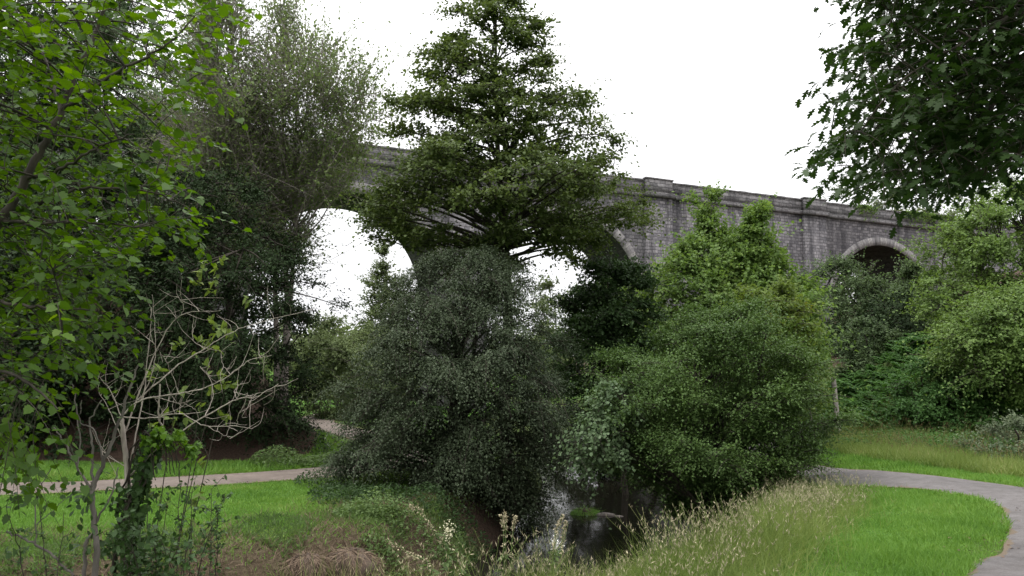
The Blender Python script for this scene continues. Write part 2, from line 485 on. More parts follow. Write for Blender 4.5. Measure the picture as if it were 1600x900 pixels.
M = dict(
    alder=leaf_mat('alder_leaves', (.034, .052, .016), (.085, .118, .034), .3, .5, .35),
    hawthorn=leaf_mat('hawthorn_leaves', (.025, .038, .018), (.055, .075, .038), .2, .5, .5),
    bush=leaf_mat('bush_leaves', (.032, .062, .018), (.078, .13, .034), .25, .5, .4),
    light=leaf_mat('light_leaves', (.055, .105, .024), (.13, .2, .052), .35, .5, .35, (.18, .215, .07)),
    yellow=leaf_mat('yellowing_leaves', (.06, .095, .02), (.125, .175, .042), .35, .5, .35, (.26, .19, .05)),
    darkmid=leaf_mat('dark_green_leaves', (.014, .03, .01), (.035, .065, .02), .25, .5, .35),
    willow=leaf_mat('willow_leaves', (.032, .055, .022), (.078, .115, .047), .25, .55, .35),
    right=leaf_mat('sallow_leaves', (.05, .092, .022), (.125, .19, .05), .3, .5, .35),
    sprig=leaf_mat('waterside_leaves', (.045, .08, .034), (.10, .15, .07), .3, .4, .5),
    yew=leaf_mat('yew_leaves', (.010, .018, .008), (.028, .046, .018), .08, .6, .12),
    laurel=leaf_mat('evergreen_leaves', (.009, .018, .007), (.024, .042, .015), .12, .5, .25),
    conifer=leaf_mat('conifer_needles', (.035, .065, .03), (.085, .125, .055), .2, .6, .3),
    sparse=leaf_mat('sparse_leaves', (.06, .095, .032), (.14, .19, .065), .35, .55, .3),
    far=leaf_mat('distant_leaves', (.065, .09, .035), (.13, .165, .07), .25, .6, .3),
    hazel=leaf_mat('hazel_leaves', (.021, .05, .008), (.068, .13, .017), .42, .42, .6, (.10, .16, .02), 1.4),
    oak=leaf_mat('oak_leaves', (.012, .026, .007), (.028, .055, .012), .2, .45, .35, None, 1.2),
    ivy=leaf_mat('ivy_leaves', (.02, .045, .014), (.055, .10, .03), .15, .35, .5),
    creeper=leaf_mat('creeper_leaves', (.05, .11, .015), (.12, .22, .03), .35, .4, .4),
    weed=leaf_mat('weed_leaves', (.04, .075, .025), (.10, .15, .05), .3, .5, .35),
    bracken=leaf_mat('bracken_fronds', (.022, .058, .014), (.06, .125, .032), .3, .55, .3),
    pale=leaf_mat('pale_shrub_leaves', (.06, .085, .05), (.14, .17, .10), .25, .55, .3),
    bark=bark_mat('dark_bark', (.018, .015, .012), (.06, .05, .04)),
    greybark=bark_mat('grey_bark', (.07, .06, .055), (.17, .15, .135)),
    twig=bark_mat('grey_twigs', (.14, .12, .11), (.27, .235, .21)),
    deadwood=bark_mat('bleached_wood', (.2, .165, .145), (.47, .41, .36), 26),
    post=bark_mat('weathered_post', (.2, .175, .16), (.36, .33, .3), 20),
    lawn=leaf_mat('lawn_blades', (.062, .145, .025), (.15, .27, .056), .25, .5, .3, (.2, .27, .08), 1.1),
    lawnl=leaf_mat('meadow_blades', (.062, .145, .025), (.15, .265, .054), .25, .5, .3, (.24, .26, .09), .9),
    tallg=leaf_mat('tall_grass_blades', (.085, .14, .03), (.19, .24, .075), .3, .55, .3, (.42, .37, .2), 1.1),
    seed=plain_mat('grass_seed_heads', (.36, .315, .205)),
    dry=plain_mat('dry_grass', (.135, .095, .065)),
    brownseed=plain_mat('brown_seed_heads', (.15, .09, .05)),
    litter=plain_mat('dead_leaves', (.10, .065, .04)),
    flower=plain_mat('cream_petals', (.6, .57, .4)),
    white=plain_mat('white_petals', (.75, .75, .72)),
    stone=stone_mat('viaduct_masonry'),
    band=stone_mat('parapet_masonry', .32, .8, (.125, .12, .125), (.24, .228, .235), (.07, .067, .07), .6, 1.0, .55),
    ring=stone_mat('arch_voussoirs', 3.0, .42, (.2, .19, .195), (.28, .265, .26), (.15, .14, .14), .3, .45, .8),
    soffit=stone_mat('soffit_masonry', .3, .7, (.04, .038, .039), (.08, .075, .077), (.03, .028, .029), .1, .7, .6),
    ground=ground_mat(),
    rpath=path_mat('worn_asphalt', (.082, .075, .075), (.118, .108, .107), (.10, .075, .05)),
    lpath=path_mat('gravel_surface', (.105, .085, .073), (.16, .13, .112), (.13, .095, .06)),
    water=water_mat(),
    mud=bark_mat('bare_earth', (.035, .026, .02), (.10, .072, .055), 9),
)


# ------------------------------------------------------------------ ground, paths, river
def axis_pts(lo, hi, fine_lo, fine_hi, step):
    a = list(np.arange(fine_lo, fine_hi + 1e-6, step))
    s, v = step, fine_hi
    while v < hi:
        s *= 1.12; v += s; a.append(v)
    s, v = step, fine_lo
    b = []
    while v > lo:
        s *= 1.12; v -= s; b.append(v)
    return np.array(b[::-1] + a)


def build_ground():
    xs = axis_pts(-420, 420, -22, 24, .28); ys = axis_pts(-60, 620, 1, 46, .28)
    X, Y = np.meshgrid(xs, ys)
    Z = ground_z(X, Y)
    v = np.stack([X, Y, Z], -1).reshape(-1, 3)
    nx, ny = len(xs), len(ys)
    i = (np.arange(ny - 1)[:, None] * nx + np.arange(nx - 1)).ravel()
    mb = MB(); mb.add(v, np.stack([i, i + 1, i + nx + 1, i + nx], -1))
    o = mb.build('ground', M['ground'], smooth=True)
    tag(o, kind='structure')
    x, y = v[:, 0], v[:, 1]
    dr, side = line_dist(v, RIVER)
    dl, _ = line_dist(v, LPATH); dp, _ = line_dist(v, RPATH)
    bank = sstep((4.3 - dr) / 1.3)
    left = (side > 0)
    dry = bank * np.where(left & (y < 15), 1.0, .55)
    # left bank towards the water is worn
    dry = np.maximum(dry, np.where(~left & (y < 14) & (x < 4), .45 * sstep((5.5 - dr) / 2), 0))
    dry = np.maximum(dry, .55 * sstep((1.55 - dl) / .4)); dry = np.maximum(dry, .5 * sstep((1.3 - dp) / .35))
    lit = sstep((y - 22.2) / .8) * sstep((-4.6 - x) / .8) * (1 - sstep((y - 36) / 3)) * sstep((dl - 1.4) / .8)
    lit = np.maximum(lit, sstep((1.0 + 2.4 - np.hypot(x + 1.4, (y - 18.5) * .9)) / 1.2))
    lit = np.maximum(lit, sstep((3.2 - np.hypot(x - 4.6, y - 17.5)) / 1.2))
    lit = np.maximum(lit, sstep((x - 13) / 4) * sstep((y - 24) / 3))
    lit = np.maximum(lit, sstep((1.9 - dr) / .3))
    for nm, a in (('dry', dry), ('litter', np.clip(lit, 0, 1))):
        at_ = o.data.attributes.new(nm, 'FLOAT', 'POINT')
        at_.data.foreach_set('value', a.astype(np.float32))


def build_path(name, line, half, mat):
    t = np.gradient(line, axis=0); t = t / np.linalg.norm(t, axis=1, keepdims=True)
    nrm = np.stack([-t[:, 1], t[:, 0]], -1)
    k = 9
    u = np.linspace(-1, 1, k)
    idx = np.arange(len(line))
    wl = half + .05 * np.sin(idx * .21) + .03 * np.sin(idx * .47 + 1)
    P = line[:, None] + nrm[:, None] * (u[None, :, None] * wl[:, None, None])
    z = ground_z(P[..., 0], P[..., 1]) + .022 + .03 * (1 - u ** 2)[None]
    v = np.concatenate([P, z[..., None]], -1).reshape(-1, 3)
    i = (np.arange(len(line) - 1)[:, None] * k + np.arange(k - 1)).ravel()
    mb = MB(); mb.add(v, np.stack([i, i + k, i + k + 1, i + 1], -1)[:, ::-1])
    o = mb.build(name, mat, smooth=True)
    tag(o, kind='structure')
    e = o.data.attributes.new('edge', 'FLOAT', 'POINT')
    e.data.foreach_set('value', np.tile(np.abs(u) ** 3, len(line)).astype(np.float32))


def build_river():
    line = RIVER
    t = np.gradient(line, axis=0); t = t / np.linalg.norm(t, axis=1, keepdims=True)
    nrm = np.stack([-t[:, 1], t[:, 0]], -1)
    u = np.linspace(-2.9, 2.9, 9)
    P = line[:, None] + nrm[:, None] * u[None, :, None]
    v = np.concatenate([P, np.full(P.shape[:2] + (1,), -1.55)], -1).reshape(-1, 3)
    k = 9
    i = (np.arange(len(line) - 1)[:, None] * k + np.arange(k - 1)).ravel()
    mb = MB(); mb.add(v, np.stack([i, i + k, i + k + 1, i + 1], -1)[:, ::-1])
    tag(mb.build('river', M['water'], smooth=True), kind='structure')


build_ground()
build_path('gravel_path', LPATH, 1.0, M['lpath'])
build_path('asphalt_path', RPATH, .8, M['rpath'])
build_river()


# ------------------------------------------------------------------ viaduct
def build_viaduct():
    root = empty('stone_viaduct', (-5.08, 59.61, 0))
    root.rotation_euler = (0, .00805, math.radians(22.97))
    tag(root, 'grey stone railway viaduct of tall round arches crossing the valley behind the trees', 'viaduct')
    TOP = 19.48; W = 6.2; PARA = 1.2; R = 7.05; CROWN = TOP - 3.8
    SPR = CROWN - R; DECK = TOP - PARA - .02
    KS = range(-5, 4)
    for k in KS:                                                         # piers with pilasters
        s0 = 18.0 * k; s1 = s0 + 2.8
        m = MB(); m.box((s0, -.28, -4), (s1, W + .28, DECK - .35)); m.build('pier', M['stone'], root, auto_uv=True)
        for y0, y1 in ((-.42, -.02), (W + .02, W + .42)):
            m = MB()
            m.box((s0 - .12, y0 - .2 if y0 < 0 else y0, DECK - .345), (s1 + .12, y1 if y0 < 0 else y1 + .2, DECK + .03))
            m.box((s0, y0, DECK + .033), (s1, y1, TOP - .0)); m.box((s0 - .06, y0 - .06, TOP + .003), (s1 + .06, y1 + .06, TOP + .14))
            m.build('parapet_pilaster', M['band'], root, auto_uv=True)
    n = 40
    m = MB(); m.box((18 + 2.803, 0, -4), (36 - .003, W, DECK - .36)); m.build('abutment', M['stone'], root, auto_uv=True)      # one bay is solid
    for k in (-5, -4, -3, -2, -1, 0, 2):
        a0, a1 = 18.0 * k + 2.8, 18.0 * k + 18
        c = (a0 + a1) / 2
        th = np.linspace(0, np.pi, n)
        ax, az = c - R * np.cos(th), SPR + R * np.sin(th)
        px = np.concatenate([[a0, ax[0]], ax[1:-1], [ax[-1], a1]])
        m = MB()
        topz = DECK - .36
        for y, flip in ((0, False), (W, True)):
            lo = [(x, y, z) for x, z in zip(ax, az)]
            hi = [(x, y, topz) for x in ax]
            v = lo + hi
            f = [(i, i + 1, n + i + 1, n + i) for i in range(n - 1)]
            if flip:
                f = [q[::-1] for q in f]
            m.add(v, f)
            for xa, xb in ((a0, ax[0]), (ax[-1], a1)):
                q = [(0, 1, 2, 3)] if not flip else [(3, 2, 1, 0)]
                m.add([(xa, y, -4), (xb, y, -4), (xb, y, topz), (xa, y, topz)], q)
        m.build('spandrel_wall', M['stone'], root, auto_uv=True)
        m = MB()                                                        # soffit and inner pier faces
        pts = np.concatenate([[(ax[0], -4)], np.stack([ax, az], -1), [(ax[-1], -4)]])
        arc = np.concatenate([[0], np.cumsum(np.hypot(*np.diff(pts, axis=0).T))])
        ys = [0, W]
        v = [(p[0], y, p[1]) for p in pts for y in ys]
        f = [(2 * i, 2 * i + 1, 2 * i + 3, 2 * i + 2) for i in range(len(pts) - 1)]
        uv = []
        for i in range(len(pts) - 1):
            uv += [(.01, arc[i] + .01), (W, arc[i] + .01), (W, arc[i + 1]), (.01, arc[i + 1])]
        m.add(v, f, 0, uv)
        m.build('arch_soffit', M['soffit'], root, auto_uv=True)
        for y0, y1 in ((-.07, .0), (W, W + .07)):                        # voussoir rings
            m = MB()
            yo, yi = (y0, y1) if y0 < 0 else (y1, y0)
            Ro = R + .82
            vi = np.stack([ax, np.full(n, yo), az], -1); vo = np.stack([c - Ro * np.cos(th), np.full(n, yo), SPR + Ro * np.sin(th)], -1)
            bi = vi.copy(); bi[:, 1] = yi; bo = vo.copy(); bo[:, 1] = yi
            v = np.vstack([vi, vo, bo, bi])
            f = []; uv = []
            al = th * R
            for i in range(n - 1):
                f += [(i, i + 1, n + i + 1, n + i), (n + i, n + i + 1, 2 * n + i + 1, 2 * n + i), (3 * n + i, 3 * n + i + 1, i + 1, i)]
                for lo, hi in ((.1, 1.05), (1.05, 1.12), (.03, .1)):
                    uv += [(al[i] + .01, lo), (al[i + 1] + .01, lo), (al[i + 1] + .01, hi), (al[i] + .01, hi)]
            m.add(v, f, 0, uv)
            m.build('arch_ring', M['ring'], root, auto_uv=True)
    S0, S1 = -90.0, 100.0
    m = MB(); m.box((56.8, 0, -4), (S1, W, DECK - .36)); m.build('abutment', M['stone'], root, auto_uv=True)
    m = MB(); m.box((S0, .5, DECK - .355), (S1, W - .5, DECK - .05)); m.build('trackbed', M['soffit'], root, auto_uv=True)
    edges = [(18.0 * k + 2.92, 18.0 * k + 18 - .12) for k in range(-5, 3)] + [(56.92, S1)]
    rg = np.random.default_rng(3)
    for y, sgn in ((0, -1), (W, 1)):
        for a, b in edges:
            m = MB()
            ya, yb = sorted((y + sgn * .3, y - sgn * .48))
            m.box((a, ya, DECK - .345), (b, yb, DECK + .03)); m.build('cornice', M['band'], root, auto_uv=True)
            m = MB()
            ya, yb = sorted((y + sgn * .1, y - sgn * .4))
            m.box((a - .12, ya, DECK + .033), (b + .12, yb, TOP - .17)); m.build('parapet', M['band'], root, auto_uv=True)
            m = MB(); x = a - .12
            while x < b + .1:                                           # coping slabs, a little uneven
                w = rg.uniform(.9, 1.4); e = min(x + w, b + .12); d = rg.uniform(-.02, .012)
                yc, yd = sorted((y + sgn * (.17 + rg.uniform(-.015, .02)), y - sgn * .46))
                m.box((x, yc, TOP - .167), (e - .012, yd, TOP + d)); x = e
            m.build('coping', M['band'], root, auto_uv=True)
    return root


VIADUCT = build_viaduct()


# ------------------------------------------------------------------ trees
def envelope(rows, Y):
    """rows (py, px_left, px_right) seen at distance Y -> arrays z, xl, xr (rising z)"""
    r = np.array(sorted(rows, key=lambda q: -q[0]), float)
    a = at(r[:, 1], r[:, 0], Y); b = at(r[:, 2], r[:, 0], Y)
    return a[:, 2], a[:, 0], b[:, 0]


def tree(name, rows, Y, leaf, label, cat='tree', base=None, group=None, seed=1, clumps=200, twigs=9, per=10, tlen=.6, L=.09, Wd=.06,
         droop=.3, rise=.25, flat=.6, shell=.5, dep=1.0, front=.62, bark='bark', trunk_r=.16, limbs=26, shape='diamond', jit=.06,
         lump=.22, tiers=0, twig_mesh=.25, trunk_top=.9, stems=1, updir=.35, normup=.8, limb_rise=.5, crown_name='crown', lean=0.0, boughs=None, bough_r=1.0, ins=.5, fan=0, arch=.22, fanw=.2, thick=.07):
    rng = np.random.default_rng(seed)
    z, xl, xr = envelope(rows, Y)
    if base is None:
        base = (xl[0] + xr[0]) / 2 if False else float(np.interp(z[0] + .3 * (z[-1] - z[0]), z, (xl + xr) / 2))
    bx = float(base)
    gz = float(ground_z(bx, Y))
    # clump centres
    zz = np.linspace(z[0], z[-1], 200)
    wr = np.interp(zz, z, (xr - xl) / 2)
    cdf = np.cumsum(wr ** 1.25 + .15); cdf /= cdf[-1]
    nb_ = fan if fan else clumps if boughs == 0 else (boughs or max(10, clumps // 5))
    strat = (np.arange(nb_) + rng.random(nb_)) / nb_                       # even spread over the height ...
    cz = np.interp(np.resize(strat, clumps), cdf, zz)
    if tiers:
        st = (z[-1] - z[0]) / tiers
        q = z[0] + (np.round((cz - z[0]) / st)) * st
        cz = q + (cz - q) * .38
    phi = np.resize((np.arange(nb_) * 2.39996 + rng.normal(0, .35, nb_)) % (2 * np.pi), clumps)   # ... and round the tree
    fr = rng.random(clumps) < front
    phi = np.where(fr & (np.sin(phi) > .25), -phi, phi)
    rho = 1 - (1 - rng.random(clumps) ** (1 / 2)) * (1 - shell) if shell < 1 else np.ones(clumps)
    rho = np.where(rng.random(clumps) < .22, rng.random(clumps) ** .5, rho)
    ph = rng.random(6) * 6.28
    lum = 1 + lump * (np.sin(3 * phi + 2.1 * cz / max(1, (z[-1] - z[0]) / 6) + ph[0]) * .5 + np.sin(5 * phi - 3.7 * cz / max(1, (z[-1] - z[0]) / 6) + ph[1]) * .5)
    rx = np.interp(cz, z, (xr - xl) / 2); cx = np.interp(cz, z, (xr + xl) / 2)
    inset = np.clip((rx - tlen * ins) / np.maximum(rx, 1e-3), .12, 1)
    rr = rho * inset * np.clip(lum, .5, 1.12)
    C = np.stack([cx + rx * rr * np.cos(phi), Y + rx * dep * rr * np.sin(phi), cz], -1)
    B = C
    CV = None
    if boughs is None:
        boughs = max(10, clumps // 5)
    if fan:                                                             # long arching boughs that carry their leaves in flat fans
        T = C[:fan]
        hd = np.hypot(T[:, 0] - bx, T[:, 1] - Y)
        bz = np.clip(T[:, 2] - limb_rise * hd * rng.uniform(.6, 1.3, fan), gz + .12 * (T[:, 2] - gz), None)
        bc = np.interp(bz, z, (xl + xr) / 2)
        wgt = np.clip((bz - gz) / max(z[-1] - gz, .1), 0, 1)
        S0 = np.stack([bx * (1 - wgt) + bc * wgt, np.full(fan, Y), bz], -1)
        Mid = S0 * .45 + T * .55 + np.array([0, 0, 1]) * (arch * hd * rng.uniform(.5, 1.4, fan))[:, None] + rng.normal(0, .08, T.shape) * (1 + hd[:, None] * .3)
        tt9 = np.linspace(0, 1, 9)[None, :, None]
        CV = (1 - tt9) ** 2 * S0[:, None] + 2 * tt9 * (1 - tt9) * Mid[:, None] + tt9 ** 2 * T[:, None]
        bi = np.arange(clumps) % fan
        tq = (.38 + .62 * rng.random(clumps) ** .75)[:, None]
        C = (1 - tq) ** 2 * S0[bi] + 2 * tq * (1 - tq) * Mid[bi] + tq ** 2 * T[bi]
        tan = norm(2 * (1 - tq) * (Mid[bi] - S0[bi]) + 2 * tq * (T[bi] - Mid[bi]))
        sd_ = norm(np.cross(tan, np.array([0, 0, 1.])) + 1e-6)
        ln_ = np.linalg.norm(T[bi] - S0[bi], axis=1, keepdims=True)
        C = C + sd_ * rng.normal(0, 1, (clumps, 1)) * fanw * ln_ * (1.25 - tq) * 1.3 + rng.normal(0, thick, C.shape)
        fan_out = norm(tan + sd_ * rng.normal(0, .5, (clumps, 1)))
        boughs = 0
        cz = C[:, 2]; phi = phi[bi]; rx = rx[bi]
    if boughs:                                                          # gather the clumps into boughs
        bi = np.arange(clumps) % boughs
        B = C[bi]
        rb = bough_r * (np.clip(rx[bi] * .36, .3, 1.7))[:, None] * rng.uniform(.5, 1.55, boughs)[bi][:, None]
        g = norm(rng.normal(0, 1, (clumps, 3))) * rng.random((clumps, 1)) ** .4
        g[:, 2] = g[:, 2] * .8 - .15 * (g[:, 0] ** 2 + g[:, 1] ** 2)
        C = B + g * rb * np.array([1, 1, .5 + .3 * flat])
        cz = C[:, 2]; phi = phi[bi]; rx = rx[bi]
    gzc = ground_z(C[:, 0], C[:, 1])
    C[:, 2] = np.maximum(C[:, 2], gzc + .15)
    out = np.stack([np.cos(phi), np.sin(phi), np.zeros(clumps)], -1)
    out = norm(out * .6 + (C - B) / np.maximum(np.linalg.norm(C - B, axis=1, keepdims=True).mean() * 1.2, .05) * .7)
    if fan:
        out = fan_out
    relh = np.clip((cz - z[0]) / (z[-1] - z[0]), 0, 1)
    # --- foliage
    clump_n = clumps; twigs = int(twigs * 1.35)
    nt_ = clumps * twigs
    ci = np.repeat(np.arange(clumps), twigs)
    size = rng.uniform(.6, 1.25, clumps)[ci] * np.clip(.6 + rx[ci] / 3, .6, 1.1)
    d = out[ci] * .75 + rng.normal(0, .62, (nt_, 3)) * np.array([1, 1, flat]) + np.array([0, 0, 1]) * (updir * (.4 + relh[ci]))[:, None]
    d = norm(d)
    tl = tlen * size * rng.uniform(.55, 1.2, nt_) * np.where(rng.random(nt_) < .09, 2.0, 1)
    st0 = C[ci] + rng.normal(0, .16, (nt_, 3)) * tlen * np.array([1, 1, flat])
    s = (np.arange(per) + rng.random((nt_, per))) / per
    P = st0[:, None] + d[:, None] * (tl[:, None] * s)[..., None]
    P[..., 2] -= droop * tl[:, None] * s ** 2
    tang = norm(d[:, None] - np.array([0, 0, 1.]) * (2 * droop * s)[..., None])
    P = P + rng.normal(0, jit * .6, P.shape)
    P = P.reshape(-1, 3); tang = tang.reshape(-1, 3)
    axis = norm(tang * .7 + rng.normal(0, .6, P.shape))
    nr = norm(np.array([0, 0, normup]) + out[ci].repeat(per, 0) * .5 + rng.normal(0, .27, P.shape))
    sz = rng.uniform(.65, 1.25, len(P))
    # --- woody skeleton
    wood = MB()
    ztop = z[0] + (z[-1] - z[0]) * trunk_top
    tp = []
    for q in range(stems):
        off = 0 if stems == 1 else (q - (stems - 1) / 2) * .35
        tx = np.interp(ztop, z, (xl + xr) / 2) + off * 2.2
        nseg = 7
        tt = np.linspace(0, 1, nseg)
        line = np.stack([bx + off * .4 + (tx - bx - off * .4) * tt + rng.normal(0, .04, nseg) * (1 + .06 * (ztop - gz)) * (tt > 0) + lean * np.sin(tt * 3.1),
                         np.full(nseg, Y) + rng.normal(0, .06, nseg) + (0 if stems == 1 else rng.normal(0, .3)) * tt, gz - .3 + (ztop - gz + .3) * tt], -1)
        pl = line_tube(wood, line, trunk_r * (1 if stems == 1 else .7), .02, 8, 5, power=.8)
        tp.append(pl)
    if CV is not None:
        L9 = np.linspace(0, 1, 9)[None]
        r0 = trunk_r * np.clip(.14 + .05 * hd, .1, .42)[:, None]
        tubes(wood, CV, r0 + (.006 - r0) * L9 ** .7, 5)
        flatL = CV[:, 3:].reshape(-1, 3)
        nb = flatL[np.argmin(((C[:, None] - flatL[None]) ** 2).sum(-1), 1)]
        t = np.linspace(0, 1, 4)[None, :, None]
        tubes(wood, nb[:, None] * (1 - t) + C[:, None] * t, np.tile(np.linspace(.011, .005, 4), (clumps, 1)), 4)
    elif limbs:
        sel = rng.choice(clumps, min(limbs, clumps), replace=False)
        LP = []; LR = []
        for i in sel:
            pl = tp[rng.integers(len(tp))]
            hd = math.hypot(C[i, 0] - bx, C[i, 1] - Y)
            want = np.clip(C[i, 2] - limb_rise * hd, gz + .25 * (C[i, 2] - gz), ztop)
            j = int(np.argmin(np.abs(pl[:, 2] - want)))
            a = pl[j]; b = C[i]
            mid = a * .5 + b * .5 + np.array([0, 0, (.12 if limb_rise > .2 else .02) * hd]) + rng.normal(0, .05 * (1 + hd * .3), 3)
            t = np.linspace(0, 1, 9)[:, None]
            cv = (1 - t) ** 2 * a + 2 * t * (1 - t) * mid + t ** 2 * b
            cv[1:-1] += rng.normal(0, .018 * (1 + hd * .2), (7, 3))
            LP.append(cv)
            r0 = trunk_r * np.clip(.16 + .05 * hd, .12, .5) * (1 - .5 * j / len(pl))
            LR.append(r0 + (.007 - r0) * np.linspace(0, 1, 9) ** .7)
        LP = np.array(LP); tubes(wood, LP, np.array(LR), 5)
        # branchlets from the nearest limb to the other clumps
        rest = np.setdiff1d(np.arange(clumps), sel)
        flatL = LP[:, 3:].reshape(-1, 3)
        if len(rest):
            dd = ((C[rest][:, None] - flatL[None]) ** 2).sum(-1)
            nb = flatL[np.argmin(dd, 1)]
            t = np.linspace(0, 1, 5)[None, :, None]
            mid = (nb + C[rest]) / 2 + rng.normal(0, .08, nb.shape) + np.array([0, 0, .06])
            cv = (1 - t) ** 2 * nb[:, None] + 2 * t * (1 - t) * mid[:, None] + t ** 2 * C[rest][:, None]
            tubes(wood, cv, np.tile(np.linspace(.022, .008, 5) * min(1.4, trunk_r / .13), (len(rest), 1)), 4)
    if twig_mesh:
        pick = rng.random(nt_) < twig_mesh
        t = np.linspace(0, 1, 4)
        tp_ = st0[pick][:, None] + d[pick][:, None] * (tl[pick][:, None] * t)[..., None]
        tp_[..., 2] -= droop * tl[pick][:, None] * t ** 2
        tubes(wood, tp_, np.tile(np.linspace(.008, .003, 4), (len(tp_), 1)) * max(1, Y / 20), 3)
    org = np.array([bx, Y, gz])
    root = empty(name, org)
    tag(root, label, cat, group)
    wood_o = wood.build('trunk', M[bark], root, origin=org, smooth=True)
    mb = MB(); leaves(mb, P, axis, nr, L * sz, Wd * sz, shape)
    mb.build(crown_name, M[leaf], root, origin=org)
    return root


GR = 'trees on the river banks'
tree('alder_tree', [(-34, 765, 788), (8, 722, 832), (55, 672, 862), (105, 652, 878), (150, 622, 905), (190, 606, 965), (230, 625, 965), (262, 620, 985),
                    (295, 560, 1020), (330, 525, 1055), (362, 535, 1015), (388, 590, 960), (412, 640, 835), (445, 695, 818), (485, 720, 812)],
     22, 'alder', 'tall alder standing over the river with its tip at the top of the picture', seed=11, base=at(795, 700, 22)[0],
     clumps=900, twigs=7, per=10, tlen=.56, L=.092, Wd=.082, droop=.15, flat=.35, shell=.8, dep=.95, limbs=90, trunk_r=.2, tiers=16, fan=150, arch=.12, fanw=.2, thick=.07, updir=.1,
     normup=1.3, limb_rise=.22, trunk_top=.98, lump=.16, twig_mesh=.2, shape='oval')
tree('hawthorn_tree', [(388, 690, 790), (422, 625, 838), (475, 580, 872), (540, 548, 898), (600, 530, 908), (650, 515, 912), (695, 500, 908),
                       (728, 505, 898), (748, 570, 896), (775, 650, 895), (805, 720, 888), (828, 765, 875)],
     18.5, 'hawthorn', 'broad dark grey-green hawthorn with drooping sprays under the tall alder', seed=12, base=at(715, 700, 18.5)[0],
     clumps=1000, twigs=10, per=16, tlen=.52, L=.05, Wd=.038, normup=1.3, droop=.7, flat=.45, shell=.86, dep=.95, fan=150, arch=.34, fanw=.17, thick=.06, trunk_r=.17, stems=2, updir=.05, limb_rise=.55,
     lump=.2, twig_mesh=.12)
tree('riverside_bush', [(476, 1095, 1195), (512, 1010, 1245), (555, 950, 1272), (600, 912, 1288), (650, 895, 1292), (700, 900, 1288), (735, 968, 1275),
                        (768, 1008, 1250), (798, 1035, 1190)],
     16.5, 'bush', 'big rounded deep green bush on the right river bank', 'bush', seed=13, base=at(1110, 760, 16.5)[0],
     clumps=950, twigs=10, per=15, tlen=.48, L=.05, Wd=.039, normup=1.2, droop=.35, flat=.5, shell=.86, dep=.9, fan=150, arch=.2, fanw=.18, thick=.06, trunk_r=.12, stems=3, updir=.25, limb_rise=.9, lump=.22, twig_mesh=.12)
tree('sycamore_tree', [(306, 1100, 1112), (330, 1092, 1122), (365, 1078, 1140), (400, 1040, 1165), (440, 1005, 1200), (480, 985, 1230), (530, 990, 1240), (590, 1000, 1240), (650, 1050, 1200)],
     27, 'light', 'light green tree whose single narrow top overlaps the viaduct wall', seed=14, clumps=420, boughs=120, twigs=12, per=12, tlen=.75, L=.12, Wd=.1,
     droop=.2, flat=.7, shell=.5, limbs=40, trunk_r=.14, updir=.6, lump=.25, twig_mesh=.15)
tree('sycamore_tree', [(322, 1168, 1182), (345, 1156, 1194), (385, 1142, 1208), (430, 1128, 1228), (480, 1110, 1262), (530, 1120, 1275), (590, 1150, 1280), (650, 1170, 1250)],
     25.5, 'light', 'light green tree just right of the narrow-topped one before the wall', seed=15, clumps=300, boughs=80, twigs=12, per=12, tlen=.7, L=.12, Wd=.1,
     droop=.2, flat=.7, shell=.5, limbs=36, trunk_r=.12, updir=.6, lump=.25, twig_mesh=.15)
tree('field_maple', [(455, 1175, 1240), (490, 1140, 1258), (520, 1150, 1268), (560, 1200, 1268), (600, 1230, 1260), (650, 1235, 1256)],
     20.5, 'yellow', 'yellowing small tree with thin pale stems behind the deep green bush', seed=16, clumps=120, twigs=11, per=11, tlen=.55, L=.09, Wd=.075,
     droop=.2, shell=.4, limbs=30, trunk_r=.06, stems=3, bark='greybark', updir=.5, base=at(1258, 600, 20.5)[0])
tree('dark_alder', [(418, 920, 990), (445, 885, 1012), (490, 880, 1022), (530, 890, 1015), (570, 905, 1010), (620, 930, 1000)],
     23.5, 'darkmid', 'dark spreading tree between the tall alder and the light green trees', seed=17, clumps=130, twigs=12, per=12, tlen=.65, L=.1, Wd=.085,
     droop=.25, flat=.5, shell=.3, limbs=40, trunk_r=.12, lump=.3, base=at(985, 640, 23.5)[0])
tree('dark_alder', [(440, 905, 955), (490, 875, 995), (560, 860, 1010), (640, 862, 1015), (700, 875, 1010), (738, 900, 985)],
     29, 'darkmid', 'dark leaning alder whose boughs close over the river upstream of the bushes', seed=19, clumps=200, twigs=12, per=12, tlen=.8, L=.11, Wd=.09,
     droop=.35, flat=.5, shell=.3, dep=1.2, limbs=40, trunk_r=.14, base=5.6)
tree('overhanging_alder', [(600, 930, 1000), (640, 905, 1010), (675, 895, 1000), (705, 890, 985), (725, 900, 950)],
     15.3, 'sprig', 'pale leafy alder branches hanging low over the water beside the deep green bush', seed=18, clumps=46, twigs=8, per=9, tlen=.5, L=.065, Wd=.056,
     droop=.55, flat=.6, shell=.3, limbs=22, trunk_r=.03, shape='round', base=4.5, updir=.1, twig_mesh=.4, boughs=14, lean=-.3)
